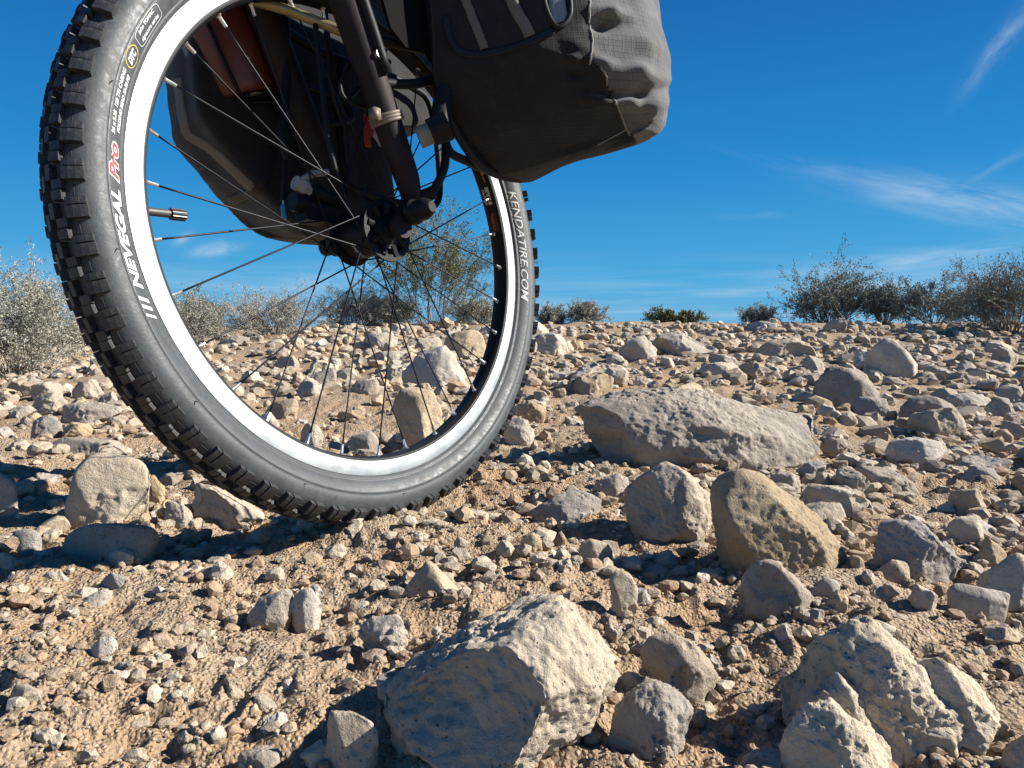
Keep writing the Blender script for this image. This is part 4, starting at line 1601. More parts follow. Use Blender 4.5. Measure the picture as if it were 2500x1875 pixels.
zt = MB()
zc0 = np.array((leg_axis(.118), -.062, .118))
zax = np.array([-.36, 0, .93])
zx = np.cross(zax, (0, 1, 0))
ringp = [zc0 + (zx * math.cos(t) + np.array((0, 1.0, 0)) * math.sin(t)) * .0178 for t in np.linspace(0, 2 * math.pi, 24, endpoint=False)]
for off in (-.0035, 0, .0035):
    zt.tube([p + zax * off for p in ringp], .0022, 8, closed=True)
zt.box(zc0 + zx * .006 + np.array((-.018, -.006, 0)), np.eye(3), (.0045, .005, .006))
zt.build('zip_tie', MAT['ziptie'], bike).location = LIFT

# low-rider rack: hoop, struts, standoffs
def rack(s):
    rk = MB()
    y = s * .088
    hoop = [(.055, y, .107), (.095, y, .085), (.20, y, .085), (.245, y, .11), (.245, y, .24), (.20, y, .265), (.10, y, .265), (.062, y, .24)]
    rk.tube(hoop, .0052, 10, closed=True, sub=5)
    rk.tube([(leg_axis(.19) - .004, s * .070, .196), (.030, s * .082, .205), (.066, y, .202), (.074, y, .186), (.055, s * .086, .176), (.016, s * .08, .160), (leg_axis(.165), s * .068, .152)], .0056, 10, sub=6)
    rk.tube([(leg_axis(.265), s * .066, .265), (.03, s * .088, .262), (.12, y, .265)], .0056, 10, sub=6)
    rk.tube([(.040, s * .075, .042), (.050, y, .07), (.058, y, .112)], .0052, 10, sub=5)
    rk.tube([(leg_axis(.30), s * .075, .30), (leg_axis(.25) + .005, s * .081, .25), (leg_axis(.16) + .004, s * .081, .16)], .0062, 10, sub=4)
    if s < 0:
        rk.tube([(leg_axis(.27) - .02, -.05, .275), (-.03, 0, .285), (leg_axis(.27) - .02, .05, .275)], .0055, 10, sub=5)
    return rk


for s in (-1, 1):
    o = rack(s).build('rack', MAT['black'], bike)
    o.location = LIFT
b0 = ony(1022, 338, -.090)
b1 = ony(1080, 312, -.112)
bs = MB().tube([b0, b0 + (b1 - b0) * .55], .0118, 20)
bs.build('rack_bushing', MAT['bushing'], bike, sharp=40).location = LIFT
bs = MB().tube([b0 + (b1 - b0) * .5, b0 + (b1 - b0) * 1.25], [.0150, .0165], 20)
bs.tube([b0 + (b1 - b0) * .9 + (0, 0, .0), b0 + (b1 - b0) * .9 + (.008, -.004, .045)], [.013, .010], 12)
bs.build('rack_hook', MAT['black'], bike, sharp=40).location = LIFT
bt_ = MB().tube([ony(620, 2, .02), ony(700, 25, .0), ony(780, 55, -.02), ony(880, 95, -.05)], .0056, 12, sub=3)
bt_.build('brass_stay', MAT['brass'], bike).location = LIFT

# hoses and cables
def cable(px, y, r, m, name='cable'):
    ys = y if isinstance(y, (list, tuple)) else [y] * len(px)
    c = MB().tube([ony(p[0], p[1], yy) for p, yy in zip(px, ys)], r, 8, sub=6)
    o = c.build(name, m, bike)
    o.location = LIFT
    return o


cable([(880, 110), (855, 160), (832, 200), (838, 235), (870, 255), (910, 270), (945, 300)], -.045, .0026, MAT['black'])
cable([(690, -20), (700, 120), (697, 260), (690, 330), (702, 390)], .05, .0048, MAT['black'], 'brake_hose')
cable([(696, 395), (694, 440), (692, 490)], .055, .0030, MAT['black'], 'dynamo_lead')
cable([(690, 470), (692, 500)], .055, .0011, MAT['nipple'], 'dynamo_lead')
cable([(691, 500), (694, 535)], .055, .0028, MAT['blue'], 'cable_end_cap')
cable([(790, -10), (800, 100), (812, 220), (850, 330)], .01, .0035, MAT['black'])
cable([(770, 60), (785, 200), (800, 330), (820, 420)], -.02, .0030, MAT['black'])
cable([(845, 245), (900, 190), (950, 150)], .02, .0036, MAT['black'])
br = MB()
c0 = ony(765, 500, .04)
br.box(c0, np.eye(3), (.020, .012, .022), .8)
br.tube([c0 + (-.03, 0, .0), c0 + (.03, .0, -.006)], [.011, .013], 14)
br.tube([c0 + (-.012, -.012, .012), c0 + (.024, -.012, .006)], [.008, .0095], 14)
br.build('brake_caliper', MAT['black'], bike, sharp=40).location = LIFT
# taped joint of the hose
tp = MB()
t0, t1 = ony(720, 445, .035), ony(762, 468, .035)
tp.tube([t0, t0 * .6 + t1 * .4, t1], [.0085, .0105, .0070], 9)
tp.tube([ony(735, 440, .03), ony(765, 424, .026), ony(800, 420, .024)], [.0035, .0045, .0038], 6)
tp.tube([ony(750, 462, .03), ony(772, 478, .028)], [.006, .0045], 6)
tp.build('taped_joint', MAT['tape'], bike, smooth=False).location = LIFT
rt = MB()
q = [ony(*p, .02) for p in ((889, 276), (906, 292), (914, 318), (910, 332), (903, 338), (908, 358), (898, 357), (888, 325))]
n0 = np.array((0, .004, 0))
nq = len(q)
rt.add([p for p in q] + [p + n0 for p in q], [tuple(range(nq)), tuple(range(nq, 2 * nq))[::-1]] + [(i, (i + 1) % nq, nq + (i + 1) % nq, nq + i) for i in range(nq)])
rt.build('red_tag', MAT['red'], bike, smooth=False).location = LIFT

# bottle cage (wire) on the far leg
BA = np.array([-.064, .122, .184])             # bottom centre
BD = np.array([-.345, 0.0, .94])
BD /= np.linalg.norm(BD)
BX = np.cross(BD, (0, 1, 0))
BX /= np.linalg.norm(BX)
BY = np.array((0, 1.0, 0))
BR = .0455


def bpt(a, h, r):
    return BA + BD * h + (BX * math.cos(R_(a)) + BY * math.sin(R_(a))) * r


cg = MB()
cg.tube([bpt(-150, .10, BR + .003), bpt(-125, .105, BR + .003), bpt(-118, .09, BR + .003), bpt(-112, .02, BR + .003), bpt(-108, -.002, BR * .8), bpt(-80, -.005, BR * .55), bpt(-50, -.004, BR * .8), bpt(-45, .02, BR + .003), bpt(-40, .10, BR + .003)], .0024, 8, sub=6)
cg.tube([bpt(a, .10, BR + .003) for a in range(0, 360, 24)], .0024, 8, closed=True, sub=2)
cg.tube([bpt(-60, -.003, BR * .9), bpt(-20, -.003, BR * .5), (leg_axis(.19), .085, .175)], .0026, 8, sub=4)
cg.build('bottle_cage', MAT['black'], bike).location = LIFT

# ------------------------------------------------------------------ bottle in the cage
bot = root_at('bottle', BA)
tag(bot, 'orange-red plastic bottle held upside in a wire cage behind the spokes', 'bottle')
bot['label'] = 'orange-red plastic bottle held in a wire cage behind the spokes'


def lathe_dir(prof, n=40):
    V, Fs = [], []
    m = len(prof)
    for i in range(n):
        t = 2 * math.pi * i / n
        for r, h in prof:
            V.append(BD * h + (BX * math.cos(t) + BY * math.sin(t)) * r)
    for i in range(n):
        i2 = (i + 1) % n
        for j in range(m - 1):
            Fs.append((i * m + j, i2 * m + j, i2 * m + j + 1, i * m + j + 1))
    return V, Fs


mb = MB()
mb.add(*lathe_dir([(0, .005), (.026, .0045), (.030, .001), (.040, 0), (.0435, .002), (.0452, .006), (.0455, .012), (.0455, .15), (.043, .163), (.034, .172), (.030, .176), (.030, .182)]))
mb.build('body', MAT['bottle'], bot, sharp=40)
mb = MB()
mb.add(*lathe_dir([(.033, .181), (.034, .183), (.034, .203), (.031, .206), (0, .206)]))
mb.build('cap', MAT['black'], bot, sharp=40)
mb = MB()
qs = []
for (u, v) in ((-.040, -.012), (.006, -.032), (.018, -.022), (-.030, .002)):
    qs.append(BX * u + BY * v - BD * .0006)
mb.add([q for q in qs] + [q - BD * .0008 for q in qs], [(0, 1, 2, 3), (7, 6, 5, 4), (0, 4, 5, 1), (1, 5, 6, 2), (2, 6, 7, 3), (3, 7, 4, 0)])
mb.build('sticker', MAT['sticker'], bot, smooth=False)


# ------------------------------------------------------------------ panniers
def bag(plan_fn, zs, nu, base, name, root):
    """closed bag: plan_fn(z) gives a closed outline (k x 2) in bicycle x, y; returns verts, faces, uv"""
    rows, us = [], []
    for z in zs:
        P = plan_fn(z)
        Q, _ = catmull(np.column_stack([P, np.zeros(len(P))]), np.zeros(len(P)), 24, True)
        seg = np.linalg.norm(np.roll(Q, -1, 0) - Q, axis=1)
        s = np.concatenate([[0], np.cumsum(seg)])
        t = np.linspace(0, s[-1], nu, endpoint=False)
        Qx = np.interp(t, s, np.append(Q[:, 0], Q[0, 0]))
        Qy = np.interp(t, s, np.append(Q[:, 1], Q[0, 1]))
        rows.append(np.stack([Qx, Qy, np.full(nu, z)], 1))
        us.append(t)
    return np.array(rows), np.array(us)


def px_of(P):
    return project(b2w(P))


def seg_dist(p, a, b):
    """distance and along-parameter of image points p from segment a-b"""
    a, b = np.array(a, float), np.array(b, float)
    d = b - a
    t = np.clip(((p - a) @ d) / (d @ d), 0, 1)
    q = p - (a + t[:, None] * d)
    sgn = np.sign(d[0] * q[:, 1] - d[1] * q[:, 0])
    return np.linalg.norm(q, axis=1), t, sgn


def make_bag(name, plan_fn, zs, nu, base, label, folds, seed, amp, root_loc, lift=.024, seam_px=((9999, -2000), (9999, 3000))):
    root = root_at(name, root_loc)
    tag(root, label, 'pannier', 'panniers on the front rack')
    R, U = bag(plan_fn, zs, nu, None, name, root)
    nz = len(zs)
    V = R.reshape(-1, 3)
    cen = V.mean(0)
    # outward directions in plan
    du = np.roll(R, -1, 1) - np.roll(R, 1, 1)
    nrm = np.stack([du[..., 1], -du[..., 0], np.zeros_like(du[..., 0])], -1)
    nrm /= np.linalg.norm(nrm, axis=-1)[..., None] + 1e-9
    nrm = nrm.reshape(-1, 3)
    if ((V - cen) * nrm).sum(1).mean() < 0:
        nrm = -nrm
    V[:, 2] += lift * sstep(.10, .27, np.abs(V[:, 1])) * np.exp(-np.maximum(V[:, 2] - .07, 0) / .07)
    d = amp * .9 * fbm(V * 9, 3, .5, seed) + amp * .35 * fbm(V * np.array([40, 40, 26]), 3, .5, seed + 3)
    px = px_of(V)[:, :2]
    facing = ((CAML - V) * nrm).sum(1) > -.15
    for line, hgt, wid in folds:
        for k in range(len(line) - 1):
            dd, t, sg = seg_dist(px, line[k], line[k + 1])
            tt = (k + t) / (len(line) - 1)
            env = np.sin(np.pi * np.clip(tt * .86 + .07, 0, 1)) ** .7
            last = np.where(dd < 3.2 * wid, .95 * hgt * env * np.exp(-(dd / wid) ** 2), 0)
            d = d + np.where(facing, last, 0)
    V = V + nrm * d[:, None] - np.array(root_loc)
    i = np.arange(nz - 1)[:, None] * nu
    j = np.arange(nu)[None]
    j2 = (j + 1) % nu
    Fq = np.stack([i + j, i + j2, i + nu + j2, i + nu + j], -1).reshape(-1, 4)
    me = mixed_mesh('shell', V, [tuple(map(int, f)) for f in Fq] + [tuple(range(nu))[::-1], tuple(range((nz - 1) * nu, nz * nu))])
    bm = bmesh.new()
    bm.from_mesh(me)
    bmesh.ops.recalc_face_normals(bm, faces=bm.faces[:])
    uvl = bm.loops.layers.uv.new('UVMap')
    uu_, vv_ = U.reshape(-1), V[:, 2]
    for f in bm.faces:
        ids = [l.vert.index for l in f.loops]
        wrap = max(ids) % nu == nu - 1 and any(q % nu == 0 for q in ids)
        for l in f.loops:
            k = l.vert.index
            u = uu_[k]
            if wrap and k % nu == 0:
                u = U[k // nu, -1] + (U[k // nu, -1] - U[k // nu, -2])
            l[uvl].uv = (u, vv_[k])
    bm.to_mesh(me)
    bm.free()
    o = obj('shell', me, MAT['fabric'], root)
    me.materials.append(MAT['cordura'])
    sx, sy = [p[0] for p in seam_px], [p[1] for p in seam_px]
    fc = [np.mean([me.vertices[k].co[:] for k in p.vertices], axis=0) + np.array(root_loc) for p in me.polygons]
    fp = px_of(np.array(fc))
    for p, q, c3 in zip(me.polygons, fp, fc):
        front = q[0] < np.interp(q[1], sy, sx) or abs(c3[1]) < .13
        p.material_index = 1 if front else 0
    tree = BVHTree.FromPolygons([tuple(v + np.array(root_loc)) for v in V], [tuple(map(int, f)) for f in Fq])
    return root, o, tree


def on_bag(tree, px, py, out=.001):
    v = BM.T @ ray(px, py)
    v /= np.linalg.norm(v)
    h, n, i, dd = tree.ray_cast(Vector(CAML), Vector(v))
    if h is None:
        return None, None
    n = Vector(n)
    if n.dot(Vector(v)) > 0:
        n = -n
    return np.array(h + n * out), np.array(n)


def ribbon(tree, name, mid, wpx, root, loc, m, th=.0016, sub=8, wob=0.0):
    """a strip sewn on the bag: the centre line and width are read off the photograph"""
    mid = np.array([(*p, 0) for p in mid], float)
    M_, _ = catmull(mid, np.zeros(len(mid)), sub)
    M_ = M_[:, :2]
    Tn = np.gradient(M_, axis=0)
    Tn /= np.linalg.norm(Tn, axis=1)[:, None]
    Nn = np.stack([-Tn[:, 1], Tn[:, 0]], 1)
    top, bot_ = [], []
    rg = np.random.default_rng(len(name) + len(M_))
    for p, n in zip(M_, Nn):
        row, rowb = [], []
        for e in np.linspace(-.5, .5, 5):
            q = p + n * wpx * e * (1 + rg.uniform(-wob, wob))
            h, nn = on_bag(tree, q[0], q[1], th)
            if h is None:
                row = None
                break
            row.append(h)
            rowb.append(h - nn * (th + .001))
        if row:
            top.append(row)
            bot_.append(rowb)
    if len(top) < 2:
        return None
    k = len(top)
    mb = MB()
    V = [p for r in top for p in r] + [p for r in bot_ for p in r]
    Fs = []
    off = k * 5
    for i in range(k - 1):
        for j in range(4):
            a = i * 5 + j
            Fs.append((a, a + 1, a + 6, a + 5))
        Fs.append((i * 5, i * 5 + 5, off + i * 5 + 5, off + i * 5))
        Fs.append((i * 5 + 4, off + i * 5 + 4, off + i * 5 + 9, i * 5 + 9))
    for j in range(4):
        Fs.append((j, off + j, off + j + 1, j + 1))
        a = (k - 1) * 5 + j
        Fs.append((a, a + 1, off + a + 1, off + a))
    mb.add(V, Fs)
    return mb.build(name, m, root, off=loc)


def cord(tree, name, line, r, root, loc, m, sub=6, wav=0.0):
    mid, _ = catmull(np.array([(*p, 0) for p in line], float), np.zeros(len(line)), sub)
    pts = []
    for i, p in enumerate(mid):
        h, n = on_bag(tree, p[0] + wav * math.sin(i * 2.1), p[1], r * .3)
        if h is not None:
            pts.append(h)
    if len(pts) < 3:
        return None
    return MB().tube(pts, r, 6).build(name, m, root, off=loc)


# near bag
NB = (.16, -.20, .070)


def near_plan(z):
    q = max(0.0, (.172 - z) / .10)
    sh = .105 * q ** 1.7
    k = max(0.0, (.118 - z) / .046)
    ins = .040 * (1 - math.sqrt(max(0, 1 - min(1, k) ** 2)))
    tall = -.026 * sstep(.19, .36, np.array(z))
    cx, cy = .17, -.19
    fr = .034 * max(0.0, (.20 - z) / .125) ** 1.4
    fi = .085 * max(0.0, (.21 - z) / .135) ** 1.5
    P = np.array([(.033 + sh, -.100), (.045 + sh, -.150), (.078 + sh * .95, -.205), (.116 + sh * .9, -.252), (.165 + sh * .55, -.282 - tall), (.205 + sh * .1, -.296 - tall), (.262 - fr, -.292 - tall), (.300 - fr, -.270), (.315 - fr * .6 - fi * .4, -.225), (.310 - fi, -.150), (.29 - fi, -.100), (.22 - fi * .5, -.096), (.14 + sh * .2, -.096)])
    if ins > 0:
        v = np.array((cx + .01, cy)) - P
        P = P + v / np.linalg.norm(v, axis=1)[:, None] * np.minimum(ins, .8 * np.linalg.norm(v, axis=1))[:, None] * np.where(P[:, 1] > -.11, .25, 1)[:, None]
    return P


zs_n = np.concatenate([[.0722, .0728, .074], np.linspace(.0765, .42, 120)])
folds_n = [([(1400, 100), (1470, 166), (1560, 180), (1640, 208)], .0075, 20), ([(1420, 215), (1500, 226), (1570, 222), (1640, 214)], -.0115, 14),
           ([(1410, 246), (1470, 258), (1540, 262), (1620, 262)], .006, 18), ([(1440, 58), (1480, 58), (1520, 56)], -.011, 15),
           ([(1440, 20), (1490, 30), (1540, 40)], .006, 16), ([(1350, 132), (1400, 150), (1440, 158)], .004, 14), ([(1345, 162), (1400, 176), (1450, 180)], -.005, 14),
           ([(1540, 330), (1590, 300), (1640, 262)], -.005, 12), ([(1555, 360), (1600, 335), (1630, 300)], .004, 12), ([(1500, 80), (1580, 110), (1640, 150)], .004, 24)]
nb, nshell, ntree = make_bag('pannier', near_plan, zs_n, 260, None, 'big dusty charcoal pannier with fold creases, hanging in sunlight right of the wheel', folds_n, 5, .0045, NB, seam_px=((1440, -2000), (1440, 0), (1443, 140), (1470, 165), (1482, 208), (1495, 236), (1520, 290), (1555, 362), (1600, 460)))
cord(ntree, 'seam', [(1440, 2), (1438, 60), (1446, 95), (1442, 140), (1440, 156)], .0013, nb, NB, MAT['cordage'], wav=1.0)
cord(ntree, 'seam', [(1466, 162), (1480, 185), (1482, 208)], .0013, nb, NB, MAT['cordage'], wav=1.0)
cord(ntree, 'seam', [(1492, 236), (1508, 258), (1520, 290), (1530, 315), (1555, 362)], .0013, nb, NB, MAT['cordage'], wav=1.0)
cord(ntree, 'seam', [(1530, 316), (1495, 335), (1458, 355)], .0008, nb, NB, MAT['cordage'])
cord(ntree, 'seam', [(1555, 362), (1530, 372), (1505, 388)], .0008, nb, NB, MAT['cordage'])
ribbon(ntree, 'reflective_strip', [(1132, -12), (1152, 40), (1170, 85), (1183, 119)], 21, nb, NB, MAT['webbing'], wob=.12)
ribbon(ntree, 'reflective_strip', [(1243, -12), (1262, 30), (1282, 62), (1294, 88)], 28, nb, NB, MAT['webbing'])
ribbon(ntree, 'hem_band', [(1088, 40), (1098, 90), (1122, 126), (1165, 134), (1225, 124), (1290, 104), (1350, 76)], 17, nb, NB, MAT['piping'], .0022)
ribbon(ntree, 'mesh_pocket', [(1298, -10), (1318, 30), (1330, 66)], 60, nb, NB, MAT['mesh_pocket'], .0016)
ribbon(ntree, 'vinyl_flap', [(1358, -10), (1362, 25), (1368, 55)], 40, nb, NB, MAT['vinyl'], .0022)
cord(ntree, 'pocket_binding', [(1326, -10), (1332, 20), (1345, 50), (1362, 68), (1382, 55), (1392, 30), (1390, -8)], .0034, nb, NB, MAT['piping'])
edge = [ony(*p, -.099) for p in ((1062, 40), (1064, 130), (1068, 200), (1080, 250), (1100, 295), (1130, 350), (1165, 395), (1210, 425), (1262, 437), (1290, 434))]
MB().tube(edge, .0052, 10, sub=5).build('piping', MAT['piping'], nb, off=NB)
bp = MB()
out_ = [(.036, .42), (.036, .165), (.050, .125), (.078, .094), (.12, .078), (.17, .078), (.22, .085), (.26, .12), (.280, .42)]
n_ = len(out_)
bp.add([(x, -.0955, z) for x, z in out_] + [(x, -.101, z) for x, z in out_], [tuple(range(n_)), tuple(range(n_, 2 * n_))[::-1]] + [(i, (i + 1) % n_, n_ + (i + 1) % n_, n_ + i) for i in range(n_)])
bp.build('backplate', MAT['piping'], nb, smooth=False, off=NB)

fl_px = [(925, -12), (1078, -12), (1074, 60), (1070, 112), (1062, 168), (1035, 130), (985, 118), (948, 70)]
fa = [ony(*p, -.088) for p in fl_px]
nf = len(fa)
mfl = MB()
mfl.add(fa + [p + np.array((0, -.004, 0)) for p in fa], [tuple(range(nf)), tuple(range(nf, 2 * nf))[::-1]] + [(i, (i + 1) % nf, nf + (i + 1) % nf, nf + i) for i in range(nf)])
mfl.build('mounting_flap', MAT['flap'], nb, smooth=False, off=NB)

# far bag
FB = (.03, .20, .03)


def far_plan(z):
    q = max(0.0, (.155 - z) / .12)
    sh = .105 * q ** 1.25
    k = max(0.0, (.075 - z) / .05)
    ins = .045 * (1 - math.sqrt(max(0, 1 - min(1, k) ** 2)))
    fx = .10 * sstep(.20, .235, np.array(z))
    P = np.array([(-.128 + sh, .108), (-.122 + sh, .150), (-.106 + sh, .205), (-.085 + sh, .248), (-.03 + sh * .5, .275), (.07, .29), (.16 + fx, .275), (.185 + fx, .20), (.180 + fx, .13), (.15 + fx, .106), (.05, .104), (-.05 + sh * .5, .104)])
    if ins > 0:
        v = np.array((.06, .19)) - P
        P = P + v / np.linalg.norm(v, axis=1)[:, None] * ins
    return P


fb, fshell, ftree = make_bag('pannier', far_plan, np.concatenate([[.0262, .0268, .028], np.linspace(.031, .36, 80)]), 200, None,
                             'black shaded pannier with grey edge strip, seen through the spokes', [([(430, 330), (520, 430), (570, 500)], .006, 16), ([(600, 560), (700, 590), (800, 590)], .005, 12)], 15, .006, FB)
ribbon(ftree, 'reflective_strip', [(436, 190), (440, 235), (448, 290), (462, 330), (510, 360), (560, 405), (618, 460)], 20, fb, FB, MAT['webbing'], wob=.15)
ribbon(ftree, 'hem_band', [(560, 492), (610, 470), (650, 430), (665, 360)], 22, fb, FB, MAT['piping'])
ribbon(ftree, 'silver_strip', [(912, 318), (930, 340), (950, 380), (975, 425)], 24, fb, FB, MAT['sunlit_patch'])  # pale strip painted for sun falling on the bag's reflective inner side
#PART3
# ------------------------------------------------------------------ shrubs
def leaf_mat(name, a, b, rough=.7):
    m, g = mat(name)
    geo = g.n('ShaderNodeNewGeometry')
    oi = g.n('ShaderNodeObjectInfo')
    r = geo.outputs['Random Per Island']
    nz = g.noise(geo.outputs['Position'], 9, 3)
    c = g.mix(g.m('ADD', g.m('MULTIPLY', r, .6), g.m('MULTIPLY', nz, .4)), a, b)
    return finish(m, g, c, rough, 0, None, .25)


MAT['grey_leaf'] = leaf_mat('saltbush_leaf', (.235, .235, .185), (.345, .34, .28))
MAT['grey_twig'] = leaf_mat('grey_twig', (.24, .22, .185), (.38, .355, .305), .85)
MAT['green_leaf'] = leaf_mat('creosote_leaf', (.085, .10, .032), (.185, .185, .065))
MAT['dull_leaf'] = leaf_mat('dry_creosote_leaf', (.18, .19, .145), (.30, .30, .235))
MAT['dark_twig'] = leaf_mat('dark_twig', (.10, .092, .08), (.20, .18, .155), .85)


def grow(seed, w, h, n_main, levels, r0, wig, droop, leaf, lean=0.0, tall=None):
    """stems as tapering three-sided twigs, leaves as small blades at and along the twig ends (unit: metres, base at the origin)"""
    rg = np.random.default_rng(seed)
    SV, SF, LV, LF = [], [], [], []

    def twig(p, d, L, r, lev):
        n = 5 if lev == 0 else 4 if lev == 1 else 3
        pts = [p]
        d = d / np.linalg.norm(d)
        for i in range(n):
            d = d + rg.normal(size=3) * wig * (.6 if lev == 0 else 1) + np.array([0, 0, -droop * lev * .15 + .06])
            d /= np.linalg.norm(d)
            pts.append(pts[-1] + d * L / n)
        pts = np.array(pts)
        rr = r * np.linspace(1, .45, n + 1)
        a = np.cross(d, (.3, .5, .8))
        a /= np.linalg.norm(a) + 1e-9
        b = np.cross(d, a)
        o = len(SV)
        for q, ra in zip(pts, rr):
            for k in range(3):
                t = 2.094 * k
                SV.append(q + ra * (a * math.cos(t) + b * math.sin(t)))
        for i in range(n):
            for k in range(3):
                SF.append((o + i * 3 + k, o + i * 3 + (k + 1) % 3, o + i * 3 + 3 + (k + 1) % 3, o + i * 3 + 3 + k))
        if lev < levels:
            nb = (rg.integers(4, 7) if lev == 0 else rg.integers(3, 6))
            for _ in range(nb):
                t = rg.uniform(.3, 1.0)
                i = min(n - 1, int(t * n))
                q = pts[i] + (pts[i + 1] - pts[i]) * (t * n - i)
                dd = (pts[i + 1] - pts[i]) / np.linalg.norm(pts[i + 1] - pts[i]) + rg.normal(size=3) * .55
                twig(q, dd, L * rg.uniform(.32, .6), r * .62, lev + 1)
        if lev >= levels - 1 and leaf:
            ls, lw, cnt, start = leaf
            for _ in range(rg.poisson(cnt)):
                t = rg.uniform(start, 1.03)
                i = min(n - 1, int(t * n))
                q = pts[i] + (pts[i + 1] - pts[i]) * (t * n - i) + rg.normal(size=3) * ls * .5
                u = rg.normal(size=3) + np.array([0, 0, .5])
                u /= np.linalg.norm(u)
                v = np.cross(u, rg.normal(size=3))
                v /= np.linalg.norm(v) + 1e-9
                s1 = ls * rg.uniform(.6, 1.3)
                o2 = len(LV)
                LV.extend([q, q + u * s1 * .5 + v * s1 * lw * .5, q + u * s1, q + u * s1 * .5 - v * s1 * lw * .5])
                LF.append((o2, o2 + 1, o2 + 2, o2 + 3))

    for k in range(n_main):
        a = rg.uniform(0, 6.283)
        e = rg.uniform(0, 1) ** .7
        if tall is not None and k < len(tall):
            tx, tz = tall[k]
            d = np.array([tx, rg.uniform(-.1, .1), tz])
            L = float(np.linalg.norm(d)) * .86
        else:
            env = math.sqrt(max(.05, 1 - (.88 * e) ** 2))
            d = np.array([math.cos(a) * e * w / 2 * .9 + lean * h, math.sin(a) * e * w / 2 * .9, h * env * rg.uniform(.7, .95)])
            L = float(np.linalg.norm(d)) * rg.uniform(.7, .92)
        p = np.array([math.cos(a), math.sin(a), 0]) * rg.uniform(0, .09) * w
        twig(p, d, L, r0 * rg.uniform(.8, 1.2), 0)
    return SV, SF, LV, LF


def shrub(name, label, cx, base, top, wpx, kind, seed, Y=None, tall=None, group=None, n=None, lean=0.0):
    if Y is None:
        b = hit(cx, base)
    else:
        v = ray(cx, base)
        q = v * (Y / v[1])
        b = np.array([q[0], Y, 0])
        b[2] = float(ground_base(b[0], b[1]))
    v = ray(cx, top)
    zt = v[2] * (b[1] / v[1]) + CAMH
    h = (zt - b[2]) * 1.22
    w = wpx * b[1] / F
    px = b[1] / F * 2.44
    if tall:
        tall = [((tx - cx) * b[1] / F, (ray(tx, ty)[2] * (b[1] / ray(tx, ty)[1]) + CAMH) - b[2]) for tx, ty in tall]
    if kind == 'grey':
        SV, SF, LV, LF = grow(seed, w * 1.15, h, int((n or 34) * 1.5), 2, max(.0020, px * .36), .22, .3, (max(.010, px * 1.25), .5, 13.0, .12), lean, tall)
        ms, ml = MAT['grey_twig'], MAT['grey_leaf']
    elif kind == 'creosote':
        SV, SF, LV, LF = grow(seed, w, h, int((n or 26) * 1.5), 2, max(.0035, px * .42), .17, .1, (max(.013, px * 1.7), .55, 22.0, .3), lean, tall)
        ms, ml = MAT['dark_twig'], MAT['green_leaf']
    else:
        SV, SF, LV, LF = grow(seed, w * 1.1, h, int((n or 30) * 1.5), 2, max(.0032, px * .42), .20, .1, (max(.013, px * 1.7), .55, 14.0, .25), lean, tall)
        ms, ml = MAT['dark_twig'], MAT['dull_leaf']
    root = bpy.data.objects.new(name, None)
    COL.objects.link(root)
    root.location = (b[0], b[1], b[2] - .02)
    tag(root, label, 'shrub', group)
    obj('stems', np_mesh('stems', SV, SF), ms, root)
    obj('foliage', np_mesh('foliage', LV, LF, smooth=False), ml, root)
    return root


GB = 'grey bushes along the crest'
shrub('grey_bush', 'big pale grey dry bush at the left edge behind the tyre', 40, 912, 672, 330, 'grey', 1, n=60, group=GB)
shrub('grey_bush', 'low grey bush left of the tyre beyond the big pale one', 210, 880, 770, 150, 'grey', 16, Y=5.2, group=GB, n=24)
shrub('grey_bush', 'dense grey bush beside the left inside edge of the wheel rim', 470, 836, 732, 210, 'grey', 2, Y=5.0, group=GB, n=44)
shrub('grey_bush', 'wide grey bush with a tall dry sprig, left spokes crossing it', 665, 832, 724, 270, 'grey', 3, Y=5.4, tall=[(725, 700), (600, 738)], group=GB, n=50)
shrub('grey_bush', 'grey bush just left of the green creosote, spokes crossing', 870, 812, 718, 210, 'grey', 4, Y=6.2, tall=[(815, 715)], group=GB, n=44)
shrub('grey_bush', 'grey bush directly under the left side of the creosote', 965, 800, 722, 140, 'grey', 5, Y=6.6, group=GB, n=36)
shrub('grey_bush', 'low grey bush under the right side of the creosote, by the rim', 1165, 792, 738, 170, 'grey', 6, Y=6.9, group=GB, n=36)
shrub('creosote_bush', 'tall green creosote bush seen through the right half of the wheel', 1055, 796, 535, 420, 'creosote', 7, Y=6.3, tall=[(1080, 520), (1000, 545), (1290, 650), (1180, 590), (905, 610), (1240, 680), (960, 600)], n=30)
shrub('green_shrub', 'small dark green shrub peeking over the grey bush by the rim', 482, 800, 727, 130, 'creosote', 8, Y=7.6, n=14)
shrub('grey_bush', 'small rounded grey bush just right of the tyre', 1345, 788, 750, 80, 'grey', 9, Y=7.8, group=GB, n=30)
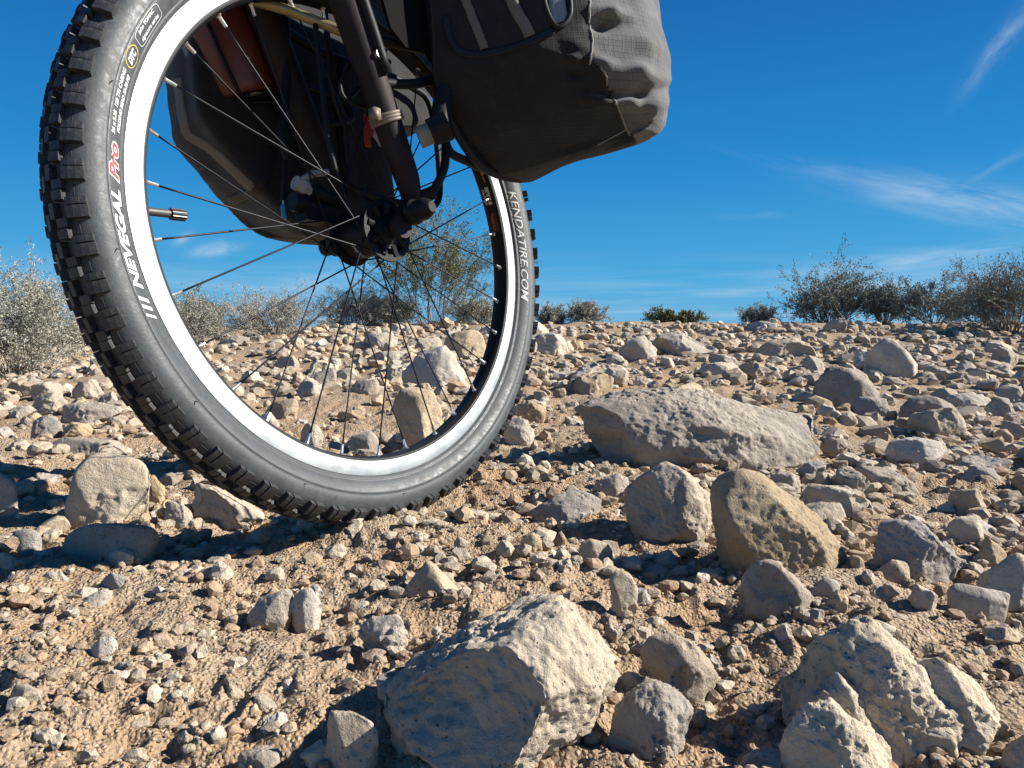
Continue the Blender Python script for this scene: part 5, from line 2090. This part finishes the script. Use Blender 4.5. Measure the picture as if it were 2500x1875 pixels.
shrub('grey_bush', 'second rounded grey bush right of the tyre, slightly larger, thin sprigs on top', 1428, 789, 742, 110, 'grey', 10, Y=7.8, tall=[(1410, 730), (1460, 745)], group=GB, n=32)
shrub('green_shrub', 'low thin green shrub alone in the middle of the crest', 1648, 792, 764, 150, 'creosote', 11, Y=8.2, n=16)
shrub('grey_bush', 'low grey bush left of the tallest shrub on the crest', 1852, 793, 754, 110, 'grey', 12, Y=7.6, group=GB, n=32)
DB = 'dry creosotes at the right of the crest'
shrub('creosote_bush', 'tallest dark shrub on the crest with one long branch rising right', 2020, 800, 690, 230, 'dry', 13, Y=7.3, tall=[(2112, 612), (2145, 640), (2125, 650), (1890, 705), (1915, 690), (2080, 640), (2060, 650)], group=DB, n=40)
shrub('creosote_bush', 'open twiggy shrub between the tallest one and the spreading one', 2160, 806, 705, 120, 'dry', 14, Y=7.0, tall=[(2180, 680), (2150, 690)], group=DB, n=22)
shrub('creosote_bush', 'spreading bare-stemmed shrub with curving twigs, second from the right edge', 2280, 812, 700, 190, 'dry', 15, Y=6.6, tall=[(2340, 680), (2220, 695), (2300, 670), (2370, 710)], group=DB, n=24)
shrub('creosote_bush', 'dark dense shrub cut by the right picture edge', 2460, 862, 655, 300, 'dry', 17, Y=5.3, tall=[(2490, 625), (2400, 665), (2360, 690), (2470, 640)], group=DB, n=48)


# a few dry straws in the gravel
def straw(px, py, dx, dy, h, label):
    b = hit(px, py)
    s = b[1] / F
    p0 = np.array([b[0], b[1], float(ground_z(b[0], b[1])[0]) - .002])
    p1 = p0 + np.array([dx * s, .01, h * s])
    m_ = (p0 + p1) / 2 + np.array([0, 0, .06 * h * s])
    mb = MB()
    mb.tube([p0 - p0, m_ - p0, p1 - p0], [.0006, .0005, .0002], 5, sub=4)
    o = mb.build('dry_straw', MAT['grey_twig'], None)
    o.location = tuple(p0)
    tag(o, label, 'straw', 'dry straws between the stones')


straw(1780, 1340, 12, 0, 78, 'thin pale straw standing against the sloping tan rock')
straw(1506, 1308, 34, 0, 30, 'short pale straw leaning by the cracked rock')
straw(20, 1560, 28, 0, 20, 'short straw lying at the left edge of the gravel')
